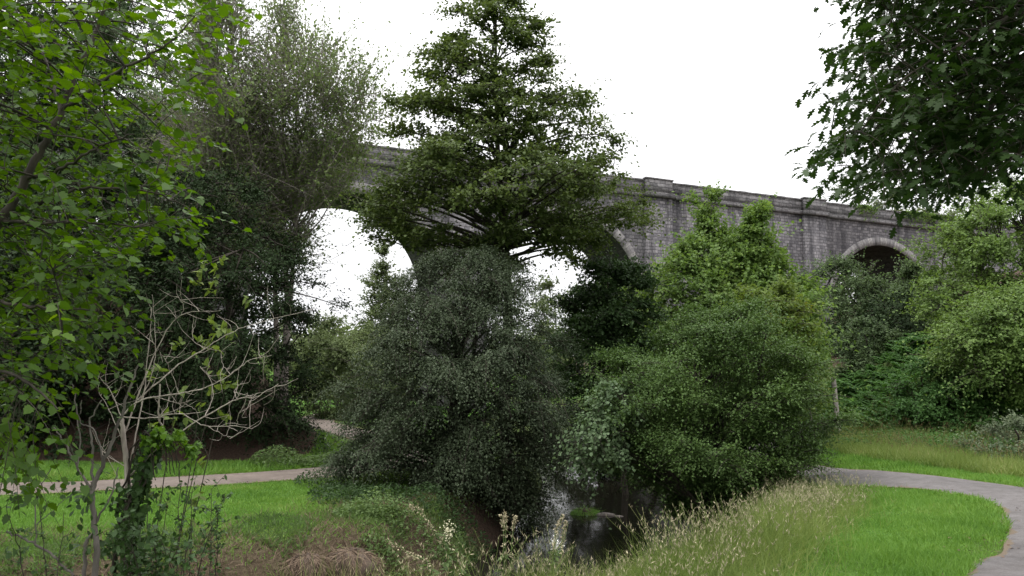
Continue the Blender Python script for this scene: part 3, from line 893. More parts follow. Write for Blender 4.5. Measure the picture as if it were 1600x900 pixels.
# right bank
tree('goat_willow', [(405, 1285, 1325), (438, 1262, 1370), (468, 1255, 1410), (505, 1258, 1445), (550, 1270, 1440), (600, 1285, 1430), (640, 1290, 1410)],
     46, 'willow', 'grey-green willow in front of the right hand arch', seed=21, clumps=230, twigs=11, per=11, tlen=1.05, L=.17, Wd=.1, droop=.2, shell=.5, limbs=40, trunk_r=.16)
tree('goat_willow', [(408, 1425, 1448), (440, 1395, 1458), (480, 1385, 1475), (540, 1390, 1490), (600, 1400, 1500)],
     42, 'willow', 'slim grey-green willow under the right end of the arch', seed=22, clumps=130, twigs=11, per=11, tlen=.95, L=.16, Wd=.1, droop=.2, shell=.5, limbs=30, trunk_r=.13)
tree('holly_bush', [(503, 1332, 1372), (525, 1318, 1390), (560, 1312, 1402), (592, 1318, 1400), (615, 1330, 1385)],
     34, 'willow', 'small rounded grey bush at the top of the bracken slope', 'bush', seed=23, clumps=90, twigs=11, per=11, tlen=.6, L=.11, Wd=.08, droop=.3, limbs=16, trunk_r=.08)
tree('shaded_tree', [(470, 1400, 1480), (510, 1300, 1520), (560, 1280, 1520), (620, 1285, 1500), (650, 1300, 1460)],
     39, 'yew', 'very dark evergreen deep in the wood above the bracken', seed=24, clumps=200, twigs=11, per=11, tlen=1, L=.17, Wd=.11, droop=.3, limbs=30, trunk_r=.18)
tree('sallow_tree', [(283, 1580, 1640), (318, 1510, 1680), (360, 1468, 1710), (420, 1452, 1730), (475, 1445, 1740), (540, 1475, 1740), (600, 1500, 1740)],
     32, 'right', 'tall rounded green sallow covering the right end of the viaduct', seed=25, clumps=520, boughs=130, twigs=12, per=12, tlen=.85, L=.13, Wd=.09, droop=.25, shell=.5, limbs=40, trunk_r=.2)
tree('sallow_bush', [(443, 1575, 1640), (478, 1500, 1680), (525, 1468, 1710), (565, 1478, 1710), (595, 1510, 1700), (612, 1560, 1690)],
     23.5, 'right', 'rounded light green sallow bush with a dark hollow under its boughs', 'bush', seed=26, clumps=280, twigs=12, per=13, tlen=.65, L=.095, Wd=.065, droop=.35, shell=.5, limbs=40, trunk_r=.13, stems=2)
tree('sallow_bush', [(574, 1420, 1475), (600, 1402, 1510), (640, 1392, 1535), (672, 1405, 1540), (692, 1430, 1520)],
     24, 'bracken', 'low mound of a bush spreading at the foot of the bracken slope', 'bush', seed=27, clumps=130, twigs=11, per=12, tlen=.55, L=.09, Wd=.06, droop=.5, limbs=20, trunk_r=.06, stems=2)
tree('elder_shrub', [(662, 1590, 1650), (685, 1540, 1700), (715, 1515, 1700), (745, 1520, 1700)],
     18.6, 'pale', 'greyish low shrub beside the path at the right edge', 'shrub', seed=28, clumps=90, twigs=10, per=10, tlen=.42, L=.07, Wd=.04, droop=.3, limbs=16, trunk_r=.03, stems=3, updir=.9)
tree('ash_tree', [(288, 1325, 1350), (302, 1290, 1392), (330, 1275, 1440), (380, 1280, 1450), (430, 1300, 1440)],
     104, 'far', 'thin pale tree showing above the parapet beyond the viaduct', seed=29, clumps=90, twigs=9, per=10, tlen=1.8, L=.32, Wd=.2, limbs=30, trunk_r=.22, shell=.2)
tree('ash_tree', [(300, 1470, 1500), (315, 1440, 1540), (350, 1430, 1560), (420, 1440, 1560)],
     112, 'far', 'distant pale tree beyond the creeper-hung end of the parapet', seed=30, clumps=80, twigs=9, per=10, tlen=1.8, L=.32, Wd=.2, limbs=24, trunk_r=.22, shell=.2)
# left wood
tree('bare_willow', [(12, 428, 452), (60, 405, 490), (105, 385, 555), (150, 350, 600), (210, 330, 625), (270, 330, 600), (330, 360, 510), (420, 390, 480)],
     30, 'sparse', 'thin-leaved grey willow with fine twigs against the white sky', seed=31, base=at(440, 600, 30)[0], clumps=250, twigs=12, per=8, tlen=1.5, L=.14, Wd=.09,
     droop=.0, flat=1, shell=.1, limbs=110, bark='twig', trunk_r=.2, updir=1.1, limb_rise=1.2, twig_mesh=.8, stems=3, lump=.4, boughs=90)
tree('bare_willow', [(-40, 320, 380), (20, 290, 400), (80, 280, 410), (150, 270, 420), (240, 260, 430), (330, 280, 440), (420, 300, 430)],
     28, 'sparse', 'mostly leafless grey willow left of the thin-leaved one', seed=32, base=at(360, 600, 28)[0], clumps=230, twigs=14, per=4, tlen=1.4, L=.13, Wd=.085,
     droop=.1, flat=1, shell=.1, limbs=90, bark='twig', trunk_r=.18, updir=1.1, limb_rise=1.2, twig_mesh=.9, stems=2)
tree('yew_tree', [(278, 300, 390), (325, 260, 425), (375, 235, 455), (420, 225, 485), (500, 215, 495), (580, 205, 492), (630, 210, 485), (662, 250, 470)],
     24.5, 'yew', 'dense dark yew closing the view left of the big arch', seed=33, base=at(370, 650, 24.5)[0], clumps=330, twigs=12, per=13, tlen=.8, L=.1, Wd=.06,
     droop=.35, shell=.55, limbs=40, trunk_r=.25)
tree('holm_oak', [(270, 120, 220), (330, 60, 290), (420, 20, 310), (520, 0, 320), (620, 10, 320), (680, 30, 310)],
     26, 'laurel', 'dark evergreen oak in shade behind the bleached dead shrub', seed=34, base=at(170, 650, 26)[0], clumps=280, twigs=12, per=12, tlen=.85, L=.12, Wd=.08,
     droop=.35, shell=.5, limbs=40, trunk_r=.22)
tree('holm_oak', [(300, -60, 20), (400, -110, 60), (520, -130, 80), (640, -120, 80), (690, -100, 60)],
     24, 'laurel', 'dark evergreen at the left edge behind the hazel leaves', seed=35, base=at(-30, 650, 24)[0], clumps=160, twigs=12, per=12, tlen=.85, L=.12, Wd=.08,
     droop=.35, shell=.5, limbs=30, trunk_r=.2)
tree('spruce_tree', [(-170, 150, 170), (-60, 110, 215), (60, 70, 255), (180, 30, 290), (300, 0, 320), (420, -20, 340), (560, -20, 340)],
     36, 'conifer', 'tall soft green conifer rising behind the hazel branches', seed=36, base=at(160, 600, 36)[0], clumps=650, boughs=210, twigs=12, per=12, tlen=1.1, L=.2, Wd=.08,
     droop=.55, flat=.4, shell=.4, limbs=60, trunk_r=.25, limb_rise=.1, tiers=14)
tree('spruce_tree', [(-190, 0, 25), (-60, -50, 70), (60, -90, 110), (180, -130, 140), (320, -150, 160), (480, -160, 170)],
     34, 'conifer', 'tall conifer at the far left edge behind the hazel branches', seed=37, base=at(10, 600, 34)[0], clumps=600, boughs=190, twigs=12, per=12, tlen=1.1, L=.2, Wd=.08,
     droop=.55, flat=.4, shell=.4, limbs=50, trunk_r=.25, limb_rise=.1, tiers=14)
tree('beech_tree', [(120, 250, 330), (180, 210, 400), (260, 200, 440), (340, 220, 450), (440, 240, 440), (520, 260, 430)],
     33, 'willow', 'dull green tree among the bare willow twigs', seed=38, base=at(330, 600, 33)[0], clumps=190, twigs=12, per=9, tlen=1.0, L=.14, Wd=.09, limbs=50, trunk_r=.2, shell=.25)
# seen through the arches
tree('poplar_tree', [(385, 594, 602), (410, 584, 614), (450, 574, 628), (500, 566, 640), (560, 560, 650), (640, 565, 650)],
     78, 'far', 'slim pointed tree seen through the big left arch', seed=41, clumps=190, twigs=10, per=11, tlen=1.5, L=.26, Wd=.16, limbs=20, trunk_r=.2, updir=.9)
tree('birch_tree', [(505, 500, 540), (525, 480, 570), (570, 475, 585), (620, 480, 580), (660, 490, 570)],
     46, 'far', 'light green young tree above the far bend of the path', seed=42, clumps=120, twigs=10, per=11, tlen=.95, L=.16, Wd=.1, limbs=20, trunk_r=.1, bark='greybark')
tree('birch_tree', [(520, 560, 600), (545, 540, 630), (590, 530, 650), (640, 535, 650), (668, 545, 640)],
     52, 'far', 'light green tree under the big left arch behind the hawthorn', seed=43, clumps=120, twigs=10, per=11, tlen=1.05, L=.18, Wd=.11, limbs=20, trunk_r=.1, bark='greybark')
tree('valley_tree', [(490, 440, 480), (520, 410, 540), (580, 400, 560), (650, 410, 560)], 88, 'far', 'distant tree low in the left side of the big arch', seed=44,
     clumps=90, twigs=9, per=10, tlen=1.8, L=.32, Wd=.2, limbs=16, trunk_r=.2)
tree('valley_tree', [(440, 850, 880), (470, 820, 920), (540, 800, 940), (620, 800, 940)], 84, 'far', 'distant tree seen through the middle arch', seed=45,
     clumps=90, twigs=9, per=10, tlen=1.7, L=.3, Wd=.2, limbs=16, trunk_r=.2)
tree('valley_tree', [(470, 640, 700), (500, 610, 760), (560, 600, 780), (640, 600, 780)], 92, 'far', 'distant tree hidden mostly by the hawthorn below the alder', seed=46,
     clumps=90, twigs=9, per=10, tlen=1.9, L=.34, Wd=.22, limbs=16, trunk_r=.2)


tree('valley_tree', [(352, 1370, 1420), (380, 1330, 1480), (430, 1300, 1520), (500, 1300, 1520)], 98, 'willow', 'dark tree crowding the far side of the right hand arch', seed=47,
     clumps=130, twigs=10, per=11, tlen=1.7, L=.3, Wd=.2, limbs=16, trunk_r=.2)
tree('valley_tree', [(380, 1300, 1330), (420, 1270, 1370), (500, 1260, 1380)], 92, 'willow', 'tree beyond the viaduct left of the right hand arch', seed=48,
     clumps=90, twigs=10, per=11, tlen=1.7, L=.3, Wd=.2, limbs=16, trunk_r=.2)


# far wood filling the valley head (reads as one mass)
def far_wood():
    rng = np.random.default_rng(51)
    mb = MB()
    n = 110
    x = rng.uniform(-120, 140, n); y = rng.uniform(118, 165, n)
    for i in range(n):
        gz = float(ground_z(x[i], y[i])); h = rng.uniform(7, 11); r = rng.uniform(3, 5)
        k = 260
        d = norm(rng.normal(0, 1, (k, 3)))
        p = np.array([x[i], y[i], gz + h * .55]) + d * np.array([r, r, h * .5]) * rng.uniform(.75, 1.05, (k, 1))
        leaves(mb, p, rng.normal(0, 1, (k, 3)), d + rng.normal(0, .4, (k, 3)) + np.array([0, 0, .6]), rng.uniform(.9, 1.6, k), rng.uniform(.5, 1, k))
    tag(mb.build('far_wood', M['far']), 'far green wood closing the head of the valley', 'wood', kind='stuff')


far_wood()


# ------------------------------------------------------------------ near branches
def in_poly(px, py, poly):
    poly = np.asarray(poly, float)
    c = np.zeros(len(px), bool)
    j = len(poly) - 1
    for i in range(len(poly)):
        xi, yi = poly[i]; xj, yj = poly[j]
        hit = ((yi > py) != (yj > py)) & (px < (xj - xi) * (py - yi) / (yj - yi + 1e-12) + xi)
        c ^= hit
        j = i
    return c


def sprays(rng, n, poly, box, Y0, Y1, origin, dens=None):
    """n spray starts inside an outline at mixed depths, with directions away from the tree's stem"""
    P = np.zeros((0, 3))
    while len(P) < n:
        px = rng.uniform(box[0], box[1], n * 4); py = rng.uniform(box[2], box[3], n * 4)
        ok = in_poly(px, py, poly)
        if dens is not None:
            ok &= rng.random(n * 4) < dens(px, py)
        P = np.vstack([P, at(px[ok], py[ok], rng.uniform(Y0, Y1, ok.sum()))])
    P = P[:n]
    d = norm(P - origin)
    return P, d


def near_tree(name, label, cat, trunk_pts, r, limb_lines, P, d, leaf, shape, L, Wd, seed, twl=.4, per=7, droop=.35, bark='bark', spread=.5, normup=1.2):
    rng = np.random.default_rng(seed)
    org = np.array(trunk_pts[0], float)
    root = empty(name, org)
    tag(root, label, cat)
    wood = MB()
    line_tube(wood, trunk_pts, r, limb_lines[0][1] * 1.02, 10, 10, power=.7)
    pts = []
    for (ln, r0, r1) in limb_lines:
        p = line_tube(wood, ln, r0, r1, 6, 7, .006, rng)
        pts.append(p)
    flatp = np.vstack(pts)
    # a first set of sprays hangs on side branches from the limbs, the others on those branches
    first = np.zeros(len(P), bool); first[rng.choice(len(P), len(P) // 7, replace=False)] = True
    nb = np.zeros_like(P)
    t = np.linspace(0, 1, 7)[None, :, None]
    for grp, r0 in ((first, .0075), (~first, .0032)):
        dd = ((P[grp][:, None] - flatp[None]) ** 2).sum(-1) + .6 * np.maximum(0, ((flatp[None] - P[grp][:, None]) * d[grp][:, None]).sum(-1)) ** 2
        nb[grp] = flatp[np.argmin(dd, 1)]
        a_, b_ = nb[grp], P[grp]
        span = np.linalg.norm(b_ - a_, axis=1, keepdims=True)
        mid = (a_ + b_) / 2 + rng.normal(0, .1, a_.shape) * span + np.array([0, 0, .12]) * span
        cv = (1 - t) ** 2 * a_[:, None] + 2 * t * (1 - t) * mid[:, None] + t ** 2 * b_[:, None]
        tubes(wood, cv, np.tile(np.linspace(r0, r0 * .5, 7), (len(b_), 1)), 4)
        flatp = np.vstack([flatp, cv[:, 2:].reshape(-1, 3)])
    dir2 = norm(norm(P - nb) * .5 + d * .6 + rng.normal(0, spread, P.shape) * np.array([1, 1, .5]))
    tl = twl * rng.uniform(.6, 1.3, len(P))
    s = (np.arange(per) + .5 + rng.uniform(-.25, .25, (len(P), per))) / per
    Q = P[:, None] + dir2[:, None] * (tl[:, None] * s)[..., None]
    Q[..., 2] -= droop * tl[:, None] * s ** 2
    tt = np.linspace(0, 1, 5)
    tw = P[:, None] + dir2[:, None] * (tl[:, None] * tt)[..., None]
    tw[..., 2] -= droop * tl[:, None] * tt ** 2
    tubes(wood, tw, np.tile(np.linspace(.003, .0012, 5), (len(P), 1)), 3)
    side = norm(np.cross(dir2, [0, 0, 1.]))[:, None] * np.where(np.arange(per) % 2 == 0, 1, -1)[None, :, None]
    ax = norm(dir2[:, None] * .6 + side * .8 + rng.normal(0, .3, Q.shape) + np.array([0, 0, -.3]))
    nr = norm(np.array([0, 0, normup]) + rng.normal(0, .5, Q.shape))
    Q = Q.reshape(-1, 3); ax = ax.reshape(-1, 3); nr = nr.reshape(-1, 3)
    Q = Q + ax * .012
    sz = rng.uniform(.55, 1.2, len(Q))
    wood.build('trunk', M[bark], root, origin=org, smooth=True)
    mb = MB(); leaves(mb, Q, ax, nr, L * sz, Wd * sz, shape, .18, .2)
    mb.build('crown', M[leaf], root, origin=org)
    return root


rng = np.random.default_rng(61)
HZ = [(-160, -60), (225, -60), (300, -20), (320, 20), (318, 60), (300, 110), (290, 150), (290, 190), (270, 215), (265, 280), (300, 350), (310, 380),
      (235, 395), (180, 415), (150, 460), (130, 510), (100, 550), (80, 590), (48, 630), (62, 680), (45, 710), (10, 700), (-160, 712)]
st = on_ground(-4.6, 4.6)
o0 = np.array([-4.0, 4.7, 2.0])
P, d = sprays(rng, 860, HZ, (-160, 360, -60, 725), 4.1, 6.6, o0, lambda px, py: np.where(py < 420, np.where((px > 150) & (py < 330), .55, .8), .72))
limbs = [([at(-110, 480, 4.7), at(5, 340, 4.7), at(60, 240, 4.7), at(95, 175, 4.7), at(125, 105, 4.8), at(155, 35, 4.9), at(190, -50, 5)], .03, .008),
         ([at(95, 175, 4.7), at(150, 135, 4.6), at(215, 95, 4.6), at(260, 70, 4.6), at(305, 25, 4.6)], .013, .004),
         ([at(40, 280, 4.7), at(100, 262, 4.6), at(150, 232, 4.5), at(210, 210, 4.5)], .013, .004),
         ([at(5, 345, 4.7), at(70, 347, 4.6), at(150, 349, 4.5), at(235, 352, 4.4)], .013, .004),
         ([at(60, 320, 4.7), at(130, 295, 4.8), at(230, 300, 4.9), at(300, 330, 5)], .012, .004),
         ([at(95, 175, 4.7), at(80, 120, 4.9), at(60, 60, 5.1), at(20, 10, 5.2)], .012, .004),
         ([at(-110, 480, 4.7), at(-20, 470, 4.5), at(60, 480, 4.4), at(140, 485, 4.3)], .016, .004),
         ([at(-120, 560, 4.7), at(-40, 570, 4.4), at(30, 590, 4.2), at(90, 640, 4.1)], .016, .004),
         ([at(-120, 420, 4.7), at(-60, 250, 5), at(-40, 120, 5.3), at(-30, 0, 5.5)], .02, .005)]
near_tree('hazel_tree', 'bright green hazel leaning in from the left edge close to the camera', 'tree',
          [st - (0, 0, .2), st + (.05, 0, 1.0), at(-125, 560, 4.7), at(-110, 480, 4.7)], .07, limbs, P, d, 'hazel', 'lobes', .062, .062, 62, .42, 10, .45)
OK = [(1375, -40), (1368, 40), (1345, 80), (1320, 110), (1315, 150), (1300, 175), (1312, 205), (1285, 235), (1300, 262), (1330, 285), (1352, 300), (1390, 285),
      (1420, 285), (1455, 275), (1490, 290), (1530, 270), (1560, 275), (1600, 250), (1760, 240), (1760, -120), (1390, -120)]
st = on_ground(8.2, 5.6)
o0 = np.array([8.0, 5.8, 4.2])
P, d = sprays(rng, 1500, OK, (1280, 1760, -120, 305), 4.8, 7.4, o0, lambda px, py: np.clip(.3 + (px - 1300) / 170, .25, 1))
limbs = [([at(1950, 20, 5.8), at(1760, 40, 5.8), at(1600, 90, 5.8), at(1480, 150, 5.8), at(1390, 200, 5.8), at(1310, 232, 5.8)], .05, .006),
         ([at(1760, 40, 5.8), at(1620, -10, 6.2), at(1500, 10, 6.4), at(1420, 60, 6.5), at(1350, 110, 6.5)], .03, .005),
         ([at(1600, 90, 5.8), at(1530, 190, 5.6), at(1450, 240, 5.5), at(1400, 280, 5.5)], .025, .005),
         ([at(1700, 60, 5.8), at(1640, 180, 5.4), at(1590, 240, 5.2), at(1540, 275, 5.2)], .025, .005),
         ([at(1760, 40, 5.8), at(1650, 0, 5.2), at(1520, 60, 5.0), at(1430, 110, 5.0)], .03, .005),
         ([at(1480, 150, 5.8), at(1440, 110, 6.8), at(1400, 60, 7), at(1385, -20, 7.2)], .018, .005)]
near_tree('oak_tree', 'dark oak bough with lobed leaves hanging in from the upper right', 'tree',
          [st - (0, 0, .2), st + (0, 0, 1.6), st + (.1, .1, 3.2), at(1950, 20, 5.8)], .22, limbs, P, d, 'oak', 'lobed', .098, .07, 64, .36, 9, .3)


# ------------------------------------------------------------------ dead shrub, ivy, saplings on the near bank
def crop(pts, Y):
    """points noted on a doubled crop of the lower left quarter"""
    return [at(p[0] / 2, 450 + p[1] / 2, Y + (p[2] if len(p) > 2 else 0)) for p in pts]


def dead_shrub():
    rng = np.random.default_rng(71)
    Y = 6.0
    b = on_ground(*at(198, 900, Y)[:2])
    root = empty('dead_shrub', b)
    tag(root, 'bleached dead shrub with bare forking branches on an ivy-wrapped stem', 'shrub')
    m = MB()
    top = line_tube(m, [b - (0, 0, .15), at(199, 960, Y), at(199, 850, Y), at(200, 750, Y), at(194, 690, Y), at(189, 650, Y)], .032, .016, 8, 6, .003, rng)
    m.build('trunk', M['deadwood'], root, origin=b, smooth=True)
    L = [([(400, 600), (420, 480), (448, 330), (468, 160), (474, 60)], .014, .004),
         ([(385, 470), (430, 340), (500, 170), (565, 85), (690, 70, .3)], .014, .004),
         ([(405, 590), (500, 495), (640, 400), (740, 348), (800, 340), (870, 300)], .014, .004),
         ([(380, 400), (440, 350), (560, 330), (640, 312), (720, 270), (782, 225), (850, 210)], .013, .003),
         ([(378, 400), (470, 408), (560, 392), (640, 430), (740, 432), (786, 440)], .011, .003),
         ([(430, 350), (560, 240), (640, 190), (720, 140), (810, 108), (960, 70)], .012, .003),
         ([(378, 400), (345, 320), (305, 272)], .009, .003),
         ([(385, 480), (340, 380), (310, 330)], .008, .003),
         ([(640, 400), (665, 340), (655, 280), (625, 245)], .007, .002),
         ([(560, 330), (540, 280), (520, 230), (500, 200)], .006, .002),
         ([(500, 300), (495, 400), (510, 440)], .012, .014),
         ([(720, 270), (700, 245), (690, 215)], .005, .002), ([(740, 348), (735, 320), (760, 290)], .005, .002),
         ([(640, 190), (605, 165), (600, 120)], .005, .002), ([(565, 85), (575, 60), (560, 30)], .005, .002),
         ([(470, 340), (520, 350), (560, 360), (600, 350)], .008, .003), ([(640, 430), (690, 455), (720, 470)], .005, .002),
         ([(740, 432), (745, 395), (770, 380)], .004, .002), ([(440, 350), (480, 250), (485, 140), (475, 20)], .008, .003),
         ([(395, 560), (330, 520), (320, 500), (380, 620)], .007, .003)]
    m = MB()
    for i, (p, r0, r1) in enumerate(L):
        off = rng.uniform(-.25, .25)
        q = crop([(a[0], a[1], off * min(1, j / 2)) for j, a in enumerate(p)], Y)
        pl = line_tube(m, q, r0 * .52, r1 * .55, 5, 6, .003, rng)
        for _ in range(2 + len(p)):
            j = rng.integers(len(pl) // 3, len(pl))
            dr = norm(rng.normal(0, 1, 3) * np.array([1, .6, 1]) + np.array([.5, 0, .5]))
            ln = rng.uniform(.08, .26)
            a = pl[j]
            line_tube(m, [a, a + dr * ln * .5 + rng.normal(0, .015, 3), a + dr * ln + np.array([rng.normal(0, .03), 0, .03])], .0026, .0009, 4, 3, .002, rng)
    m.build('branches', M['deadwood'], root, origin=b, smooth=True)


def stem_sapling():
    rng = np.random.default_rng(72)
    Y = 5.6
    b = on_ground(*at(148, 900, Y)[:2])
    root = empty('elder_sapling', b)
    tag(root, 'leaning brown sapling with bare stems left of the ivy-wrapped trunk', 'sapling')
    m = MB()
    for p, r0, r1 in [([(300, 900), (297, 760), (290, 640), (325, 545), (358, 460), (400, 330), (432, 240)], .024, .006),
                      ([(290, 640), (240, 560), (205, 490), (168, 436)], .01, .004), ([(285, 620), (290, 500), (280, 420), (318, 350)], .01, .004),
                      ([(240, 560), (250, 480), (235, 330), (225, 300)], .006, .003), ([(297, 760), (270, 800), (262, 900)], .012, .014),
                      ([(325, 545), (290, 440), (250, 420), (255, 350)], .006, .003), ([(297, 740), (350, 640), (370, 560)], .008, .004),
                      ([(20, 760), (90, 790), (170, 840), (230, 900)], .007, .009), ([(115, 810), (110, 700), (130, 620), (160, 560)], .005, .003),
                      ([(115, 740), (170, 690), (215, 650)], .004, .002)]:
        q = crop(p, Y)
        if p[0][1] == 900:
            q = [b - (0, 0, .15)] + q
        m = MB()
        line_tube(m, q, r0, r1, 6, 6, .005, rng)
        m.build('stem', M['greybark'], root, origin=b, smooth=True)
    m = MB()
    n = 130
    px = rng.choice([250, 240, 380, 60, 40, 300, 260], n) + rng.normal(0, 26, n); py = rng.choice([620, 660, 650, 640, 690, 760, 820], n) + rng.normal(0, 14, n)
    c = at(px / 2, 450 + py / 2, Y + rng.normal(0, .1, n))
    leaves(m, c, rng.normal(0, 1, (n, 3)) - np.array([0, 0, .4]), rng.normal(0, .5, (n, 3)) + np.array([0, -.2, 1]), rng.uniform(.04, .075, n), rng.uniform(.025, .045, n), 'oval')
    m.build('crown', M['ivy'], root, origin=b)


def ivy():
    rng = np.random.default_rng(73)
    Y = 6.0
    b = on_ground(*at(205, 900, Y)[:2]) + np.array([0, -.08, 0])
    root = empty('ivy_plant', b)
    tag(root, 'glossy dark ivy climbing the dead shrub and arching over at the top', 'ivy')
    m = MB()
    lines = []
    for k in range(9):
        a = rng.uniform(0, 6.28)
        q = [b]
        for py in (960, 880, 800, 740, 700):
            c = at(200 + (18 if py < 800 else 0), py, Y); q.append(c + np.array([.06 * math.cos(a), .06 * math.sin(a), 0]) + rng.normal(0, .015, 3)); a += rng.uniform(.3, 1)
        e = rng.uniform(225, 305)
        q += [at((215 + e) / 2, 678 + rng.uniform(-6, 10), Y - .1), at(e, 690 + rng.uniform(-12, 12) + (e - 240) * .3, Y - .15), at(e + 6, 715 + rng.uniform(0, 40), Y - .15)]
        m = MB(); lines.append(line_tube(m, q, .012, .003, 5, 5, .004, rng))
        m.build('stem', M['bark'], root, origin=b, smooth=True)
    # leaves on the trunk, widening downwards
    n = 1000
    py = 1000 - 330 * rng.random(n) ** .75
    wid = np.interp(py, [680, 740, 800, 860, 920, 1000], [14, 17, 24, 33, 42, 48])
    cxp = np.interp(py, [680, 740, 800, 1000], [243, 222, 205, 198])
    th = rng.uniform(0, 2 * np.pi, n); rr = rng.random(n) ** .5 * (1 + .5 * np.sin(py * .09 + 2 * th) + .25 * rng.normal(size=n))
    c = at(cxp + wid * rr * np.cos(th), py, Y); c[:, 1] += wid * .005 * rr * np.sin(th)
    outw = np.stack([np.cos(th), np.sin(th), np.full(n, .25)], -1)
    m = MB()
    leaves(m, c, np.array([0, 0, -1]) + rng.normal(0, .45, (n, 3)), outw + rng.normal(0, .35, (n, 3)), rng.uniform(.035, .07, n), rng.uniform(.03, .065, n), 'palmate')
    m.build('foliage', M['ivy'], root, origin=b)
    # bright young growth arching over
    n = 480
    t = rng.random(n)
    cx = 222 + 88 * t; cy = 684 - 10 * np.sin(t * 2.2) + 30 * t ** 2.2 + rng.exponential(7, n) - 6 + 8 * np.sin(t * 17)
    c = at(cx, cy, Y - .12 + rng.normal(0, .07, n))
    m = MB()
    leaves(m, c, rng.normal(0, .6, (n, 3)) + np.array([.3, 0, -.6]), rng.normal(0, .4, (n, 3)) + np.array([0, -.2, 1]), rng.uniform(.03, .055, n), rng.uniform(.028, .05, n), 'palmate')
    m.build('young_foliage', M['creeper'], root, origin=b)


def thin_sapling(b, tops, label, seed, leaf='ivy', Lf=.035, r=.006, dens=26, name='hawthorn_sapling', shape='oval'):
    rng = np.random.default_rng(seed)
    b = np.asarray(b, float)
    root = empty(name, b)
    tag(root, label, 'sapling')
    lf = MB()
    for tp in tops:
        tp = np.asarray(tp, float)
        mid = (b + tp) / 2 + rng.normal(0, .06, 3)
        m = MB()
        p = line_tube(m, [b - (0, 0, .1), mid, tp], r, .0018, 5, 10, .004, rng)
        j = rng.integers(len(p) // 4, len(p), dens)
        c = p[j]
        d = norm(rng.normal(0, 1, (dens, 3)) + np.array([0, 0, .5])); ln = rng.uniform(.04, .16, dens)
        t = np.linspace(0, 1, 3)[None, :, None]
        tubes(m, c[:, None] + d[:, None] * ln[:, None, None] * t, np.tile([.002, .0016, .001], (dens, 1)), 3)
        q = (c[:, None] + d[:, None] * ln[:, None, None] * np.array([.4, .7, .9, 1.05])[None, :, None]).reshape(-1, 3)
        leaves(lf, q, rng.normal(0, 1, q.shape), rng.normal(0, .5, q.shape) + np.array([0, -.1, 1]), rng.uniform(.6, 1.2, len(q)) * Lf, rng.uniform(.4, .8, len(q)) * Lf, shape)
        m.build('stem', M['bark'], root, origin=b, smooth=True)
    lf.build('foliage', M[leaf], root, origin=b)


dead_shrub()
stem_sapling()
ivy()
Yq = 5.6
thin_sapling(on_ground(*at(270, 900, Yq)[:2]), [at(281, 735, Yq), at(300, 770, Yq + .1), at(262, 790, Yq)], 'thin upright sapling with small dark leaves right of the ivy', 74)
thin_sapling(on_ground(*at(300, 900, 5.3)[:2]), [at(352, 770, 5.3), at(330, 765, 5.5), at(340, 800, 5.2)], 'thin sapling leaning right in front of the bare bank', 75)
thin_sapling(on_ground(*at(60, 900, 5.0)[:2]), [at(10, 790, 5), at(58, 770, 5.1), at(100, 800, 5.2)], 'spindly dark-leaved sapling in the lower left corner', 76, dens=14)
thin_sapling(on_ground(*at(230, 900, 5.2)[:2]), [at(200, 830, 5.2), at(240, 810, 5.1), at(255, 850, 5.1), at(170, 840, 5.1), at(290, 860, 5)], 'leafy bramble crowding the foot of the ivy', 77, dens=40, Lf=.05, name='bramble')

thin_sapling(on_ground(*at(208, 900, 6.9)[:2]), [at(392, 440, 7.2), at(345, 420, 7.3), at(365, 470, 7.1), at(235, 545, 7.0), at(310, 408, 7.4)],
             'slender maple sapling with yellowing leaves behind the dead shrub', 78, 'yellow', .085, .009, 16, 'maple_sapling', 'lobes')


# ------------------------------------------------------------------ grasses and low plants
def scatter(rng, n, xr, yr, test):
    out = np.zeros((0, 2))
    while len(out) < n:
        p = np.stack([rng.uniform(*xr, n), rng.uniform(*yr, n)], -1)
        out = np.vstack([out, p[test(p)]])
    return out[:n]


def place(p):
    return np.concatenate([p, ground_z(p[:, 0], p[:, 1])[:, None]], -1)


def blades(name, pts, h, w, mat, label, cat, lean=.35, seed=1, curl=.35, stems=None, stem_mat=None):
    rng = np.random.default_rng(seed)
    n = len(pts)
    P = place(pts); P[:, 2] -= .01
    ax = norm(np.array([0, 0, 1.]) + rng.normal(0, lean, (n, 3)) * np.array([1, 1, .1]))
    nr = rng.normal(0, 1, (n, 3)) * np.array([1, 1, .1])
    m = MB()
    leaves(m, P, ax, nr, h, w, 'blade', .1, curl)
    mats = [M[mat]]
    if stems is not None:
        stems(m, rng)
        mats.append(M[stem_mat])
    return tag(m.build(name, mats), label, cat, kind='stuff')


def rd(p):
    return line_dist(p, RPATH)[0]


def tall_zone(p):
    """right bank between the water and the mown verge, as a 0..1 weight"""
    dr, side = line_dist(p, RIVER)
    dp = rd(p)
    inb = (side < 0) & (dr > 1.9) & (dp > .9)
    bx = np.interp(p[:, 1], [4, 7.9, 10.9, 12.7, 14.3, 18, 22], [.2, 2.5, 4.3, 5.3, 5.9, 5.2, 5.2])    # edge of the mown verge
    return inb & (p[:, 0] < bx + np.random.default_rng(5).normal(0, .35, len(p))), bx


rng = np.random.default_rng(81)
